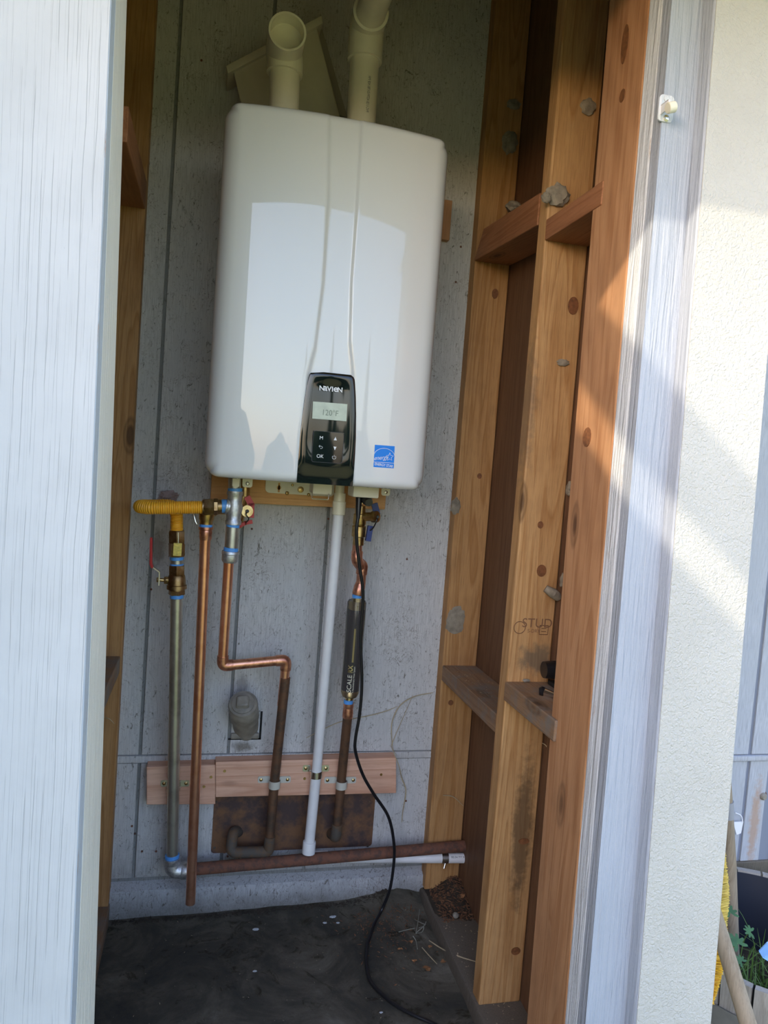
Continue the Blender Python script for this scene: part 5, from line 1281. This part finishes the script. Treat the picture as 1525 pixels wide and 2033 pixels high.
# broom: head standing on end behind the corner board, bristles to the right
t = root('push_broom', at(1405, 1980, -.62), 'yellow-bristled broom head peeping out from behind the cream corner board', 'broom')
YBr = -.66
hA, hB = at(1395, 1640, YBr), at(1362, 2010, YBr)
mk('broom_block', hexa(bmesh.new(), [hB+Vector((-.03, -.02, 0)), hB+Vector((0, -.02, 0)), hB+Vector((0, .02, 0)), hB+Vector((-.03, .02, 0)), hA+Vector((-.03, -.02, 0)), hA+Vector((0, -.02, 0)), hA+Vector((0, .02, 0)), hA+Vector((-.03, .02, 0))], .003), M['grey_wood'], t, False)
rnd = random.Random(11)
for nm, mt, y0, y1, cnt in (('bristles', 'bristle_pale', 1650, 1835, 1500), ('bristles', 'bristle_gold', 1835, 1985, 1500)):
    bm = bmesh.new()
    for i in range(cnt):
        py = y0+(y1-y0)*rnd.random(); tt = (py-1640)/(2010-1640); b0 = hA.lerp(hB, tt)+Vector((0, rnd.uniform(-.018, .018), 0))
        if py < 1835: ex_ = 1434+5*math.sin((py-1650)/185*math.pi)+ (8 if py > 1700 else 0)*min(1, (py-1700)/80)
        else: ex_ = 1441-((py-1845)/145)**2*30
        ex_ = ex_+rnd.gauss(0, 1.6)
        tip = at(ex_, py+(py-1800)*.06+rnd.gauss(0, 3), YBr+rnd.uniform(-.02, .02))
        sd = Vector((0, rnd.uniform(-1, 1), rnd.uniform(-1, 1))).normalized()*.0008
        v = [bm.verts.new(b0-sd), bm.verts.new(b0+sd), bm.verts.new(tip+sd*.8), bm.verts.new(tip-sd*.8)]; bm.faces.new(v)
    mk(nm, bm, M[mt], t, False, kind='stuff', label='pale straw-coloured bristles' if 'pale' in mt else 'orange-yellow bristles')
# lower thick weathered handle
a, b_ = at(1398, 1745, -.70), at(1492, 2055, -.78); d = (b_-a)
t = root('leaning_handle', b_, 'thick weathered grey wooden handle leaning across the broom to the bottom right', 'wooden handle')
ext_b = b_+d*(( -.45-b_.z)/d.z if d.z else 0)
bm = bmesh.new(); tube(bm, [a-d*.05, a.lerp(b_, .5), b_, ext_b], [.0115, .0135, .0145, .015], 20); mk('shaft', bm, M['grey_wood'], t)
# upper handle with tape
a, b_ = at(1446, 1470, -.62), at(1450, 1725, -.34)
a, b_ = at(1441, 1470, -.30), at(1449, 1720, -.28)
t = root('taped_handle', b_, 'upright weathered wooden handle wrapped with a band of grey tape', 'wooden handle')
bm = bmesh.new(); f0 = b_+(b_-a)*.9; tube(bm, [a+(a-b_)*.1, a.lerp(b_, .25), a.lerp(b_, .6), b_, f0], [.006, .009, .0125, .0155, .016], 18); mk('shaft', bm, M['grey_wood'], t)
bm = bmesh.new(); cyl(bm, a.lerp(b_, .475), a.lerp(b_, .605), .0138, 20); mk('tape_band', bm, M['duct'], t)
# white tag
p = at(1467, 1640, -.012)
t = root('white_clip', p, 'small white plastic clip on the house wall beside the taped handle', 'clip')
bm = bmesh.new(); prism(bm, [p+Vector(q) for q in ((-.02, 0, .012), (.014, 0, .012), (.010, 0, -.022), (-.004, 0, -.026))], (0, .004, 0)); mk('clip_body', bm, M['paper'], t, False)
bm = bmesh.new(); tube(bm, spline([p+Vector((.012, 0, .010)), p+Vector((.004, 0, .030)), p+Vector((-.016, 0, .040))], 6), .0016, 8); mk('clip_arm', bm, M['paper'], t)
# rusty downpipe end
p = at(1522, 1585, -.014)
t = root('rusty_bolt', p, 'pale round bolt end in a rusty ring at the edge of the house siding', 'bolt')
bm = bmesh.new(); lathe(bm, p+Vector((0, .03, 0)), p+Vector((0, .014, 0)), [(0, .016), (.8, .016), (1, .013)], 24); mk('ring', bm, M['rust'], t)
bm = bmesh.new(); lathe(bm, p+Vector((0, .014, 0)), p+Vector((0, .006, 0)), [(0, .011), (.6, .010), (1, .007)], 20); mk('bolt_head', bm, M['stub'], t)
